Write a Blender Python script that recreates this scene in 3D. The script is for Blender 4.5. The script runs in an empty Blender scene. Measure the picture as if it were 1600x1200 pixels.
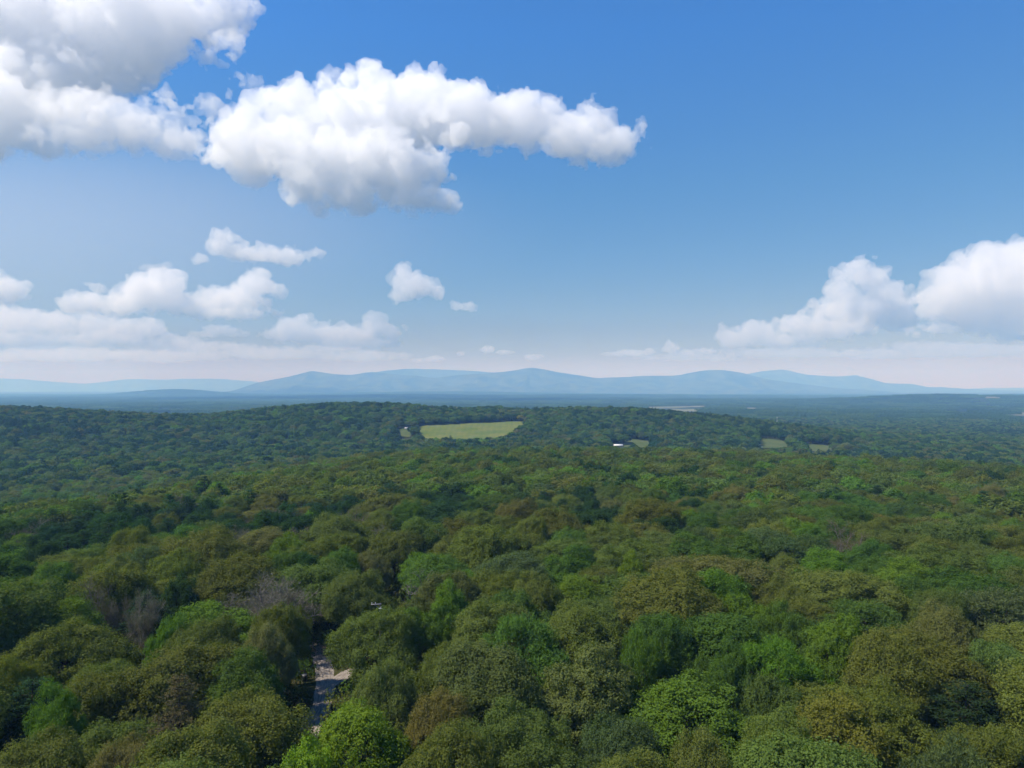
import bpy, math, random
import numpy as np

# ---------------------------------------------------------------- camera, sky, sun, exposure
S = bpy.context.scene
COL = S.collection
CAM_H = 44.0            # metres above the local ground
EYE = 605.0             # photo row of the eye level (photo is 1600 x 1200)
F = 1101.0              # focal length in photo pixels

cam_d = bpy.data.cameras.new('camera')
cam_d.sensor_width = 36.0
cam_d.lens = 36.0 * F / 1600.0
cam_d.clip_start = 0.5
cam_d.clip_end = 200000.0
cam = bpy.data.objects.new('camera', cam_d)
COL.objects.link(cam)
cam.location = (0, 0, CAM_H)
cam.rotation_euler = (math.radians(90) + math.atan((EYE - 600.0) / F), 0, 0)
S.camera = cam

SUN_EL, SUN_AZ = 55.0, -104.0          # azimuth clockwise from +Y (the view direction)
world = bpy.data.worlds.new('World')
S.world = world
world.use_nodes = True
wn = world.node_tree
bg = wn.nodes['Background']
sky = wn.nodes.new('ShaderNodeTexSky')
sky.sky_type = 'NISHITA'
sky.sun_disc = False
sky.sun_elevation = math.radians(SUN_EL)
sky.sun_rotation = math.radians(SUN_AZ)
sky.altitude = 200.0
sky.air_density = 1.0
sky.dust_density = 0.0
sky.ozone_density = 4.0
# summer haze of the lower sky: an even tint by elevation, the same all the way round
_tc = wn.nodes.new('ShaderNodeTexCoord')
_sep = wn.nodes.new('ShaderNodeSeparateXYZ')
wn.links.new(_tc.outputs['Generated'], _sep.inputs[0])
_rmp = wn.nodes.new('ShaderNodeValToRGB')
SKY_TINT = [(0.0, (0.57, 0.47, 0.31)), (0.030, (0.60, 0.47, 0.31)), (0.048, (0.53, 0.45, 0.37)), (0.077, (0.52, 0.48, 0.49)), (0.17, (0.48, 0.61, 0.71)), (0.267, (0.44, 0.71, 0.88)), (0.45, (0.37, 0.84, 1.28)), (1.0, (0.36, 0.85, 1.3))]
while len(_rmp.color_ramp.elements) < len(SKY_TINT): _rmp.color_ramp.elements.new(0.5)
for _k, (_p, _c) in enumerate(SKY_TINT):
    _rmp.color_ramp.elements[_k].position = _p
    _rmp.color_ramp.elements[_k].color = (*_c, 1)
wn.links.new(_sep.outputs['Z'], _rmp.inputs['Fac'])
_mul = wn.nodes.new('ShaderNodeMix')
_mul.data_type = 'RGBA'; _mul.blend_type = 'MULTIPLY'; _mul.inputs[0].default_value = 1.0
wn.links.new(sky.outputs['Color'], _mul.inputs[6]); wn.links.new(_rmp.outputs['Color'], _mul.inputs[7])
wn.links.new(_mul.outputs[2], bg.inputs['Color'])
bg.inputs['Strength'].default_value = 0.10

sun_d = bpy.data.lights.new('sun', 'SUN')
sun_d.energy = 4.6
sun_d.angle = math.radians(0.6)
sun_d.color = (1.0, 0.93, 0.82)
sun = bpy.data.objects.new('sun', sun_d)
COL.objects.link(sun)
_e, _a = math.radians(SUN_EL), math.radians(SUN_AZ)
SUN_DIR = np.array((math.sin(_a) * math.cos(_e), math.cos(_a) * math.cos(_e), math.sin(_e)))
from mathutils import Vector
sun.rotation_euler = Vector(SUN_DIR).to_track_quat('Z', 'Y').to_euler()
sun.location = (0, 0, 300)

S.view_settings.view_transform = 'Standard'
S.view_settings.look = 'None'
S.view_settings.exposure = 0.5
S.view_settings.gamma = 1.0
S.view_settings.use_curve_mapping = False
S.render.engine = 'CYCLES'
S.cycles.max_bounces = 32
S.cycles.diffuse_bounces = 3
S.cycles.glossy_bounces = 1
S.cycles.transmission_bounces = 3
S.cycles.volume_bounces = 24
S.cycles.transparent_max_bounces = 8
S.cycles.use_denoising = True
S.cycles.use_adaptive_sampling = True
S.cycles.adaptive_threshold = 0.02

# ---------------------------------------------------------------- helpers
def tag(o, label=None, cat=None, group=None, kind=None):
    for k, v in (('label', label), ('category', cat), ('group', group), ('kind', kind)):
        if v:
            o[k] = v
    return o

def mesh_np(name, co, faces, mat=None, smooth=False):
    """mesh from arrays; faces (n,3) or (n,4)"""
    me = bpy.data.meshes.new(name)
    co = np.asarray(co, np.float32); faces = np.asarray(faces, np.int32)
    n, k = faces.shape
    me.vertices.add(len(co)); me.vertices.foreach_set('co', co.ravel())
    me.loops.add(n * k); me.loops.foreach_set('vertex_index', faces.ravel())
    me.polygons.add(n)
    me.polygons.foreach_set('loop_start', np.arange(0, n * k, k, dtype=np.int32))
    me.polygons.foreach_set('loop_total', np.full(n, k, np.int32))
    if smooth:
        me.polygons.foreach_set('use_smooth', np.ones(n, bool))
    me.update(calc_edges=True)
    if mat:
        for m in (mat if isinstance(mat, (list, tuple)) else [mat]):
            me.materials.append(m)
    return me

def link(name, me, parent=None, loc=None, rz=0.0):
    o = bpy.data.objects.new(name, me)
    COL.objects.link(o)
    if parent: o.parent = parent
    if loc is not None: o.location = loc
    if rz: o.rotation_euler = (0, 0, rz)
    return o

def empty(name, loc, rz=0.0):
    o = link(name, None, None, loc, rz)
    o.empty_display_size = 0.5
    return o

class NT:
    """tiny node helper"""
    def __init__(s, name):
        s.m = bpy.data.materials.new(name); s.m.use_nodes = True
        s.t = s.m.node_tree; s.t.nodes.clear()
        s.out = s.t.nodes.new('ShaderNodeOutputMaterial')
    def n(s, typ, **kw):
        nd = s.t.nodes.new(typ)
        for k, v in kw.items():
            if k.startswith('i_'):
                key = k[2:]
                key = int(key) if key.isdigit() else key.replace('_', ' ')
                if hasattr(v, 'is_output'): s.t.links.new(v, nd.inputs[key])
                else: nd.inputs[key].default_value = v
            else: setattr(nd, k, v)
        return nd
    def l(s, a, b): s.t.links.new(a, b)

def ramp(nt, fac, stops, interp='LINEAR'):
    r = nt.n('ShaderNodeValToRGB')
    r.color_ramp.interpolation = interp
    e = r.color_ramp.elements
    while len(e) < len(stops): e.new(0.5)
    for k, (p, c) in enumerate(stops):
        e[k].position = p; e[k].color = (*c, 1)
    nt.l(fac, r.inputs['Fac'])
    return r.outputs['Color']

def sstep(a, b, x):
    t = np.clip((np.asarray(x, float) - a) / (b - a), 0, 1)
    return t * t * (3 - 2 * t)

def at(px, py, Y):
    """the point at forward distance Y seen at photo pixel (px, py)"""
    return np.array(((px - 800.0) / F * Y, Y, CAM_H - (py - EYE) / F * Y))
def proj(x, y, z):
    return 800.0 + F * x / y, EYE + F * (CAM_H - z) / y

# value noise on the plane
_rs = np.random.RandomState(11)
_LAT = _rs.rand(256, 256)
def vnoise(x, y):
    xi = np.floor(x).astype(int); yi = np.floor(y).astype(int)
    fx = x - xi; fy = y - yi
    fx = fx * fx * (3 - 2 * fx); fy = fy * fy * (3 - 2 * fy)
    a = _LAT[xi & 255, yi & 255]; b = _LAT[(xi + 1) & 255, yi & 255]
    c = _LAT[xi & 255, (yi + 1) & 255]; d = _LAT[(xi + 1) & 255, (yi + 1) & 255]
    return (a * (1 - fx) + b * fx) * (1 - fy) + (c * (1 - fx) + d * fx) * fy
def fbm(x, y, o=4):
    s = 0.0; a = 0.5
    for k in range(o):
        s = s + a * vnoise(x * 2 ** k + 17.3 * k, y * 2 ** k - 9.1 * k); a *= 0.5
    return s - 0.5 * (1 - 0.5 ** o)
# ---------------------------------------------------------------- terrain
_bd = np.array((0, 120, 190, 245, 310, 430, 500, 600, 800, 1000, 1400, 2000, 3000, 5000, 8000, 12000, 60000.))
_bz = np.array((0, 0, -1, -7, -7.5, -10.5, -16, -27, -42, -46, -56, -61, -64, -68, -74, -80, -84.))
BUMPS = [(-300, 1250, 54, 270, 250), (200, 1270, 47, 290, 230), (-850, 1060, 62, 330, 280),
         (2750, 4600, 52, 620, 420), (3700, 4900, 40, 700, 420), (5700, 7200, 42, 1200, 900), (-4900, 10200, 85, 600, 900),
         (-1300, 8200, 26, 1100, 700), (1400, 8600, 20, 1800, 700), (-1100, 11200, 45, 1900, 700),
         (700, 2700, 9, 500, 300), (-900, 3600, 9, 700, 400), (2000, 5200, 10, 1200, 400)]
def ground(x, y):
    x = np.asarray(x, float); y = np.asarray(y, float)
    d = np.hypot(x, y)
    az = np.arctan2(x, np.maximum(y, 1.0))
    left = sstep(-0.12, -0.62, az)
    de = d + left * np.clip((d - 170) * 0.9, 0, 260)
    z = np.interp(de, _bd, _bz)
    z = z + fbm(x / 130.0, y / 130.0, 3) * 7.0 * sstep(130, 320, d)
    z = z + fbm(x / 340.0 + 2, y / 170.0 + 8, 3) * 22.0 * sstep(330, 620, d) * sstep(2200, 1300, d)
    z = z + fbm(x / 900.0 + 5, y / 900.0, 3) * 14.0 * sstep(1300, 3500, d)
    for bx, by, a, sx, sy in BUMPS:
        z = z + a * np.exp(-((x - bx) / sx) ** 2 - ((y - by) / sy) ** 2)
    return z

def ground_at(px, py, lift=0.0, y0=40.0, y1=20000.0):
    """first point along the sight line of a photo pixel that meets the ground raised by lift"""
    Y = y0 * (y1 / y0) ** np.linspace(0, 1, 4000)
    X = (px - 800.0) / F * Y
    Z = CAM_H - (py - EYE) / F * Y
    hit = np.nonzero(Z < ground(X, Y) + lift)[0]
    k = hit[0] if len(hit) else len(Y) - 1
    return float(X[k]), float(Y[k]), float(ground(X[k], Y[k]))

def mat_ground():
    t = NT('forest_floor')
    g = t.n('ShaderNodeNewGeometry')
    n1 = t.n('ShaderNodeTexNoise', i_Scale=0.35, i_Detail=8.0, i_Roughness=0.65)
    n2 = t.n('ShaderNodeTexNoise', i_Scale=0.0022, i_Detail=6.0, i_Roughness=0.6)
    t.l(g.outputs['Position'], n1.inputs['Vector']); t.l(g.outputs['Position'], n2.inputs['Vector'])
    c1 = ramp(t, n1.outputs['Fac'], [(0.3, (0.022, 0.030, 0.010)), (0.5, (0.045, 0.050, 0.018)), (0.7, (0.060, 0.047, 0.028))])
    c2 = ramp(t, n2.outputs['Fac'], [(0.35, (0.016, 0.030, 0.012)), (0.6, (0.028, 0.044, 0.016)), (0.74, (0.060, 0.070, 0.032))])
    # forest litter close by; the patchwork of woods and pasture of the plain further out
    ln = t.n('ShaderNodeVectorMath', operation='LENGTH'); t.l(g.outputs['Position'], ln.inputs[0])
    mr = t.n('ShaderNodeMapRange', i_1=600.0, i_2=2500.0); t.l(ln.outputs['Value'], mr.inputs[0])
    mx = t.n('ShaderNodeMix', data_type='RGBA'); t.l(mr.outputs[0], mx.inputs[0])
    t.l(c1, mx.inputs[6]); t.l(c2, mx.inputs[7])
    b = t.n('ShaderNodeBsdfDiffuse'); t.l(mx.outputs[2], b.inputs['Color'])
    t.l(b.outputs[0], t.out.inputs['Surface'])
    return t.m

def build_terrain():
    rad = np.concatenate(([0.0], 6 * (24300.0 / 6) ** np.linspace(0, 1, 170)))
    fine = np.linspace(-0.85, 0.85, 301)                       # azimuths in front of the viewer
    back = np.linspace(0.85, 2 * math.pi - 0.85, 60)[1:-1]
    az = np.concatenate((fine, back))
    R, A = np.meshgrid(rad, az, indexing='ij')
    X = R * np.sin(A); Y = R * np.cos(A)
    Z = ground(X, Y)
    nr, na = R.shape
    idx = np.arange(nr * na).reshape(nr, na)
    nxt = np.roll(idx, -1, axis=1)
    f = np.stack((idx[:-1], idx[1:], nxt[1:], nxt[:-1]), -1).reshape(-1, 4)
    me = mesh_np('ground', np.stack((X, Y, Z), -1).reshape(-1, 3), f[:, ::-1], mat_ground(), True)
    tag(link('ground', me), kind='structure')

def mat_mountain():
    t = NT('mountain_forest')
    g = t.n('ShaderNodeNewGeometry')
    n = t.n('ShaderNodeTexNoise', i_Scale=0.004, i_Detail=6.0); t.l(g.outputs['Position'], n.inputs['Vector'])
    c = ramp(t, n.outputs['Fac'], [(0.38, (0.012, 0.026, 0.012)), (0.62, (0.070, 0.085, 0.036))])
    b = t.n('ShaderNodeBsdfDiffuse'); t.l(c, b.inputs['Color']); t.l(b.outputs[0], t.out.inputs['Surface'])
    return t.m

def ridge(name, D, depth, prof, seed, m):
    """a mountain chain at distance D whose skyline follows prof (photo pixels), with a real front and back slope"""
    prof = np.array(prof, float)
    px = np.linspace(prof[0, 0], prof[-1, 0], 420)
    py = np.interp(px, prof[:, 0], prof[:, 1])
    k = np.array((1, 4, 6, 4, 1.)) / 16
    py = np.convolve(np.pad(py, 2, mode='edge'), k, 'valid')
    x = (px - 800) / F * D
    top = CAM_H - (py - EYE) / F * D
    top = top + (fbm(x / 430 + seed, x * 0 + seed, 5)) * 40
    v = np.linspace(-1, 1, 35)                                # -1 front foot .. 0 crest .. 1 back foot
    X = np.repeat(x[:, None], 35, 1)
    sl = np.abs(v)[None, :]
    wob = fbm(X / 1600 + seed, v[None, :] * 1.5 + seed + X * 0, 3) * 0.5
    Y = D + v[None, :] * depth * (1 + wob)
    shape = (1 - sl) ** 1.25
    gul = np.abs(fbm(X / 560 + seed * 3, v[None, :] * 2.2 + X / 2500, 4)) * 2.2
    Z = -100 + (top[:, None] + 100) * (shape * (1 - 0.7 * gul * np.sin(np.pi * np.clip(sl, 0, 1))))
    n, mm = X.shape
    idx = np.arange(n * mm).reshape(n, mm)
    f = np.stack((idx[:-1, :-1], idx[1:, :-1], idx[1:, 1:], idx[:-1, 1:]), -1).reshape(-1, 4)
    me = mesh_np(name, np.stack((X, Y + X * 0, Z), -1).reshape(-1, 3), f, m, True)
    tag(link(name, me), kind='structure')

def build_mountains():
    m = mat_mountain()
    ridge('mountain_range', 14500, 2000, [(340, 616), (372, 610), (400, 598), (455, 587), (487, 579), (520, 585), (545, 586), (580, 581), (620, 584), (680, 591), (700, 588), (750, 584), (800, 580), (832, 574), (870, 581), (935, 591), (990, 588), (1060, 586), (1105, 578), (1130, 578), (1165, 584), (1200, 592), (1250, 600), (1300, 605), (1380, 611)], 1.3, m)
    ridge('mountain_range', 18200, 2000, [(520, 606), (560, 588), (600, 579), (630, 576), (680, 577), (740, 580), (800, 584), (900, 592), (1000, 596), (1100, 597), (1165, 585), (1200, 579), (1225, 577), (1262, 586), (1300, 588), (1335, 586), (1360, 592), (1385, 599), (1420, 600), (1450, 604), (1520, 608), (1640, 612)], 4.1, m)
    ridge('mountain_range', 23600, 900, [(-160, 595), (-60, 592), (30, 592), (60, 595), (130, 600), (170, 596), (200, 592), (260, 593), (330, 591), (400, 596), (440, 602), (520, 606), (800, 606), (1100, 604), (1400, 603), (1500, 607), (1600, 606), (1800, 607)], 7.7, m)

def build_haze(density=1.4e-4):
    v = [(x, y, z) for z in (-112, 600) for y in (-25000, 25000) for x in (-25000, 25000)]
    f = [(0, 2, 3, 1), (4, 5, 7, 6), (0, 1, 5, 4), (2, 6, 7, 3), (0, 4, 6, 2), (1, 3, 7, 5)]
    t = NT('haze_air')
    p = t.n('ShaderNodeVolumePrincipled')
    p.inputs['Color'].default_value = (0.25, 0.53, 0.97, 1)
    p.inputs['Absorption Color'].default_value = (1, 1, 1, 1)      # air scatters, it does not absorb
    p.inputs['Density'].default_value = density
    p.inputs['Anisotropy'].default_value = 0.0
    t.l(p.outputs[0], t.out.inputs['Volume'])
    o = link('haze', mesh_np('haze', v, f, t.m))
    tag(o, kind='stuff')
# ---------------------------------------------------------------- clouds: closed meshes filled with an even white volume
def grid_noise(shape, cell, rs):
    """smooth value noise on a grid, lattice step in cells"""
    n = [int(math.ceil(s / cell)) + 3 for s in shape]
    a = rs.rand(*n).astype(np.float32) * 2 - 1
    for ax in range(3):
        p = np.arange(shape[ax]) / cell
        i = p.astype(int); f = (p - i).astype(np.float32); f = f * f * (3 - 2 * f)
        sh = [1, 1, 1]; sh[ax] = -1; f = f.reshape(sh)
        a = np.take(a, i, ax) * (1 - f) + np.take(a, i + 1, ax) * f
    return a

def surface_nets(f):
    """f < 0 inside; returns vertices in grid units and quads"""
    ins = f < 0
    nx, ny, nz = f.shape
    c = [ins[i:nx - 1 + i, j:ny - 1 + j, k:nz - 1 + k] for i in (0, 1) for j in (0, 1) for k in (0, 1)]
    cnt = sum(x.astype(np.int8) for x in c)
    act = (cnt > 0) & (cnt < 8)
    I, J, K = np.nonzero(act)
    vid = np.full(act.shape, -1, np.int32); vid[I, J, K] = np.arange(len(I))
    acc = np.zeros((len(I), 3), np.float32); num = np.zeros(len(I), np.float32)
    for ax in range(3):
        for a in (0, 1):
            for b in (0, 1):
                o0 = [0, 0, 0]; oth = [q for q in range(3) if q != ax]
                o0[oth[0]] = a; o0[oth[1]] = b; o1 = list(o0); o1[ax] = 1
                v0 = f[I + o0[0], J + o0[1], K + o0[2]]; v1 = f[I + o1[0], J + o1[1], K + o1[2]]
                m = (v0 < 0) != (v1 < 0)
                t = np.where(m, v0 / np.where(m, v0 - v1, 1), 0)
                p = np.empty((len(I), 3), np.float32)
                for q in range(3): p[:, q] = o0[q]
                p[:, ax] += t
                acc += p * m[:, None]; num += m
    co = acc / num[:, None] + np.stack((I, J, K), -1)
    quads = []
    for ax in range(3):
        b, cx = (ax + 1) % 3, (ax + 2) % 3
        s0 = [slice(None)] * 3; s1 = [slice(None)] * 3
        s0[ax] = slice(0, -1); s1[ax] = slice(1, None)
        ch = ins[tuple(s0)] != ins[tuple(s1)]
        P = np.stack(np.nonzero(ch), -1)
        ok = (P[:, b] > 0) & (P[:, cx] > 0) & (P[:, b] < f.shape[b] - 1) & (P[:, cx] < f.shape[cx] - 1)
        P = P[ok]
        q = []
        for db, dc in ((-1, -1), (0, -1), (0, 0), (-1, 0)):
            r = P.copy(); r[:, b] += db; r[:, cx] += dc
            q.append(vid[r[:, 0], r[:, 1], r[:, 2]])
        q = np.stack(q, -1)
        flip = ~ins[P[:, 0], P[:, 1], P[:, 2]]
        q[flip] = q[flip][:, ::-1]
        quads.append(q)
    q = np.concatenate(quads)
    return co, q[(q >= 0).all(1)]

_cloud_mats = {}
def cloud_mat(sigma):
    if sigma not in _cloud_mats:
        t = NT('cloud_vapour')
        v = t.n('ShaderNodeVolumeScatter')
        v.inputs['Color'].default_value = (1.0, 1.0, 1.0, 1)
        v.inputs['Density'].default_value = sigma
        v.inputs['Anisotropy'].default_value = 0.25
        t.l(v.outputs[0], t.out.inputs['Volume'])
        _cloud_mats[sigma] = t.m
    return _cloud_mats[sigma]

def cloud(label, D, blobs, sigma_px=0.036, rough=1.0, seed=0, res=1.0, depth=0.85, wisp=0.0, group=None, puff=1.0, tilt=0.0):
    """blobs: ellipses (x, y, rx, ry) of the photo's cloud, each turned into an ellipsoid of real depth at distance D"""
    rs = np.random.RandomState(100 + seed)
    s = D / F                                                   # metres per photo pixel
    B = []
    ym = sum(b[1] for b in blobs) / len(blobs)
    for x, y, rx, ry in blobs:
        r0 = math.sqrt(rx * ry) * s
        Yb = D + rs.uniform(-0.45, 0.45) * r0 - tilt * (y - ym) * s
        c = at(x, y, Yb); k = Yb / D
        B.append((c[0], Yb, c[2], rx * s * k, depth * r0 * 1.25, ry * s * k))
    B = np.array(B)
    h = 2.5 * s * max(res, 0.8)
    pad = 0.25 * B[:, 3:].min(1).max() + 6 * h
    lo = (B[:, :3] - B[:, 3:]).min(0) - pad; hi = (B[:, :3] + B[:, 3:]).max(0) + pad
    lo[0] = max(lo[0], at(-190, 0, D)[0]); hi[0] = min(hi[0], at(1790, 0, D)[0]); hi[2] = min(hi[2], at(0, -130, D)[2])   # well outside the view
    lo[2] = max(lo[2], 615.0)                                    # stays above the haze box
    n = np.ceil((hi - lo) / h).astype(int) + 1
    f = np.full(n, pad * 1.2, np.float32)
    ax = [lo[q] + h * np.arange(n[q]) for q in range(3)]
    def stamp(c, r):
        r = np.broadcast_to(r, 3); m = r.min()
        i0 = np.maximum(0, np.floor((c - r - pad * 0.5 - lo) / h).astype(int)); i1 = np.minimum(n, np.ceil((c + r + pad * 0.5 - lo) / h).astype(int) + 1)
        if (i1 <= i0).any(): return
        g = [(ax[q][i0[q]:i1[q]] - c[q]) / r[q] for q in range(3)]
        d = (np.sqrt(g[0][:, None, None] ** 2 + g[1][None, :, None] ** 2 + g[2][None, None, :] ** 2) - 1) * m
        sl = tuple(slice(i0[q], i1[q]) for q in range(3))
        f[sl] = np.minimum(f[sl], d)
    for b in B:
        stamp(b[:3], b[3:] * 0.9)
        m = b[3:].min()
        ratio = (b[3] * b[4]) / (m * m)
        for _ in range(int(16 * min(ratio, 5) * puff)):
            d = rs.normal(size=3); d /= np.linalg.norm(d)
            if d[2] < -0.2 and rs.rand() < 0.65: d[2] = -d[2]
            r1 = m * rs.uniform(0.22, 0.46)
            c1 = b[:3] + d * b[3:] * rs.uniform(0.72, 0.95)
            stamp(c1, r1)
            if r1 > 3.5 * h:
                for _ in range(7):
                    d2 = rs.normal(size=3); d2 /= np.linalg.norm(d2)
                    if d2 @ d < 0: d2 = -d2
                    stamp(c1 + d2 * r1 * 0.85, r1 * rs.uniform(0.25, 0.5))
    big = np.median(B[:, 3:].min(1)) / h
    amp = big * h * 0.36 * rough
    cell = max(big * 0.9, 4.0)
    while cell > 1.6:
        f += amp * grid_noise(n, cell, rs)
        cell *= 0.5; amp *= 0.66
    if wisp:
        f += wisp * big * h * (0.5 + grid_noise(n, max(big * 0.6, 4), rs))
    f[0] = f[-1] = h; f[:, 0] = f[:, -1] = h; f[:, :, 0] = f[:, :, -1] = h
    co, q = surface_nets(f)
    me = mesh_np('cloud', co * h + lo, q, cloud_mat(sigma_px / s), True)
    o = link('cloud', me)
    tag(o, label, 'cloud', group)
    return o

def veil(label, D, px, py, rx, ry, T, sigma):
    """a thin lens of high cloud that thins out to nothing all round"""
    c = at(px, py, D); s = D / F
    r = np.linspace(0, 1, 24)[1:]; th = np.linspace(0, 2 * np.pi, 72, endpoint=False)
    R, A = np.meshgrid(r, th, indexing='ij')
    X = c[0] + R * np.cos(A) * rx * s; Z = c[2] + R * np.sin(A) * ry * s; H = T * (1 - R * R) ** 2
    n = X.size; idx = np.arange(n).reshape(X.shape)
    co = [np.array([[c[0], D - T, c[2]], [c[0], D + T, c[2]]]), np.stack((X, D - H, Z), -1).reshape(-1, 3), np.stack((X, D + H, Z), -1).reshape(-1, 3)[:-72]]
    fr = idx + 2; bk = idx + 2 + n; bk[-1] = fr[-1]                  # both sides share the rim
    faces = []
    for g, c0, fl in ((fr, 0, False), (bk, 1, True)):
        nx = np.roll(g, -1, 1)
        q = np.stack((g[:-1], g[1:], nx[1:], nx[:-1]), -1).reshape(-1, 4).tolist()
        q += [(c0, a, b) for a, b in zip(g[0].tolist(), nx[0].tolist())]
        faces += [f[::-1] if fl else f for f in q]
    me = bpy.data.meshes.new('cloud'); me.from_pydata(np.concatenate(co).tolist(), [], faces); me.materials.append(cloud_mat(sigma)); me.update()
    tag(link('cloud', me), label, 'cloud')

def build_clouds():
    cloud('large bright white cumulus stretching across the middle of the sky', 5600,
          [(395, 222, 70, 46), (355, 235, 36, 26), (470, 192, 70, 45), (560, 190, 80, 60), (588, 148, 42, 38), (660, 178, 80, 52), (740, 192, 70, 42),
           (820, 192, 66, 38), (900, 212, 60, 38), (955, 222, 44, 28), (1000, 222, 18, 10), (480, 250, 90, 46), (590, 258, 100, 46), (560, 300, 80, 24),
           (640, 312, 50, 18), (690, 315, 16, 12), (485, 298, 38, 24)], seed=1, tilt=0.7, rough=1.15)
    cloud('huge ragged cloud filling the upper left corner of the sky', 6300,
          [(-60, 40, 200, 130), (70, 60, 170, 90), (190, 40, 130, 75), (310, 22, 80, 42), (375, 12, 34, 20), (60, 130, 130, 60), (-40, 170, 110, 70), (355, 65, 26, 22),
           (130, 190, 80, 42), (60, 215, 70, 30), (190, 195, 70, 36), (245, 215, 60, 28), (292, 218, 28, 16), (-60, 215, 80, 40),
           (215, 115, 14, 20), (238, 150, 22, 16), (322, 168, 26, 14), (280, 175, 16, 9), (384, 128, 16, 7), (356, 138, 5, 8), (300, 190, 24, 10), (262, 192, 26, 14), (330, 92, 30, 12), (228, 100, 26, 12)], seed=2, rough=1.45, sigma_px=0.027, depth=0.6, tilt=0.75)
    cloud('broad flat-based cumulus bank low in the left half of the sky', 12500,
          [(240, 458, 55, 32), (262, 440, 26, 18), (190, 474, 50, 18), (125, 474, 34, 18), (112, 466, 16, 13), (300, 478, 60, 18), (365, 468, 65, 20), (398, 445, 28, 26),
           (392, 430, 14, 12), (432, 455, 16, 12), (370, 490, 66, 10), (330, 492, 40, 8)], seed=3, rough=0.9)
    cloud('puffy cloud with a long thin tail above the left cloud bank', 9500,
          [(345, 382, 22, 24), (340, 366, 10, 10), (368, 392, 26, 16), (410, 398, 44, 13), (455, 402, 34, 13), (490, 396, 16, 6), (310, 404, 12, 7)], seed=4, rough=1.15, sigma_px=0.036)
    cloud('small peaked white cloud alone in the centre of the sky', 9500,
          [(634, 448, 24, 26), (632, 425, 14, 16), (655, 448, 28, 20), (680, 456, 18, 12), (625, 463, 18, 10)], seed=5, res=0.7)
    cloud('tiny oval cloud right beside the small peaked cloud', 9800,
          [(714, 478, 13, 7), (732, 480, 16, 8)], seed=6, res=0.6)
    cloud('long lumpy low cloud left of centre above the mountains', 15500,
          [(465, 510, 38, 18), (440, 522, 34, 12), (500, 522, 50, 18), (545, 522, 50, 16), (585, 510, 24, 18), (612, 520, 26, 12), (560, 536, 70, 8)], seed=7, rough=0.9)
    cloud('towering cumulus with a bright peak low on the right', 12500,
          [(1352, 412, 16, 14), (1335, 432, 30, 20), (1365, 440, 30, 22), (1385, 462, 36, 22), (1320, 455, 32, 18), (1300, 486, 40, 20), (1350, 485, 60, 26), (1405, 474, 20, 20),
           (1400, 498, 40, 22), (1250, 508, 44, 20), (1310, 515, 60, 17), (1190, 520, 42, 17), (1150, 527, 34, 16), (1225, 530, 70, 13), (1128, 532, 18, 11)], seed=8, rough=0.9)
    cloud('massive cumulus cut by the right edge of the picture', 11500,
          [(1540, 412, 60, 26), (1500, 438, 46, 28), (1465, 465, 34, 24), (1530, 455, 70, 36), (1600, 430, 70, 46), (1670, 440, 80, 60), (1450, 485, 20, 16), (1540, 490, 90, 26),
           (1600, 515, 90, 16), (1470, 515, 40, 10), (1650, 500, 90, 40)], seed=9, rough=0.9)
    cloud('small cloud cut by the left edge of the picture', 12000,
          [(22, 452, 26, 18), (0, 440, 12, 16), (-25, 450, 34, 26), (5, 465, 24, 12)], seed=10)
    cloud('hazy low bank of cloud at the far left above the horizon', 17500,
          [(-40, 500, 70, 24), (30, 500, 60, 18), (90, 510, 50, 18), (150, 508, 46, 18), (60, 530, 90, 16), (170, 528, 70, 16), (215, 516, 44, 18), (260, 536, 70, 12), (-50, 535, 80, 16)], seed=11, sigma_px=0.03, rough=1.1)
    cloud('wide thin veil of cloud along the left horizon above the faint ridges', 21000,
          [(-60, 556, 120, 12), (90, 553, 130, 13), (260, 555, 120, 12), (420, 552, 110, 11), (560, 556, 90, 9), (330, 542, 90, 8), (500, 545, 70, 7)], seed=15, sigma_px=0.018, rough=0.8)
    cloud('wide thin veil of cloud along the right horizon above the mountains', 21000,
          [(1080, 558, 90, 7), (1220, 552, 110, 10), (1380, 553, 110, 10), (1520, 548, 120, 12), (1660, 550, 100, 14), (1460, 540, 80, 8)], seed=16, sigma_px=0.018, rough=0.8)
    cloud('faint flat cloud between the left bank and the long low cloud', 17000,
          [(345, 516, 34, 8), (320, 522, 30, 6), (370, 522, 20, 5)], seed=12, sigma_px=0.03, res=0.8)
    cloud('thin torn cloud scrap over the left cloud bank', 11000,
          [(245, 417, 24, 5), (262, 414, 10, 6), (225, 420, 14, 3)], seed=13, sigma_px=0.025, res=0.6)
    cloud('small pale puff above the left end of the left bank', 11500,
          [(152, 450, 16, 8), (138, 444, 10, 4), (164, 455, 8, 4)], seed=14, sigma_px=0.03, res=0.6)
    veil('faint milky veil of high cloud paling the blue sky on the left', 15500, 60, 358, 850, 186, 2000.0, 9.0e-5)
    for k, (lab, b) in enumerate([
            ('faint strip of cloud just right of the highest mountain top', [(990, 551, 34, 5), (1015, 549, 12, 6), (960, 553, 20, 4)]),
            ('little rounded cloud head low over the mountains right of centre', [(1050, 545, 15, 9), (1046, 540, 9, 7), (1070, 551, 24, 5), (1104, 549, 22, 6)]),
            ('tiny pinkish cloud touching the highest mountain top', [(832, 559, 14, 5), (842, 556, 8, 4)]),
            ('small flat cloud left of the highest mountain top', [(762, 546, 14, 6), (785, 550, 16, 4)]),
            ('thin pale cloud low over the left mountain shoulder', [(680, 561, 18, 5), (655, 563, 20, 3)]),
            ('tiny round puff of cloud left of centre above the ridge', [(720, 553, 8, 5)]),
            ('small bright strip of cloud below the towering right cumulus', [(1330, 552, 18, 5), (1312, 554, 12, 3)])]):
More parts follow.
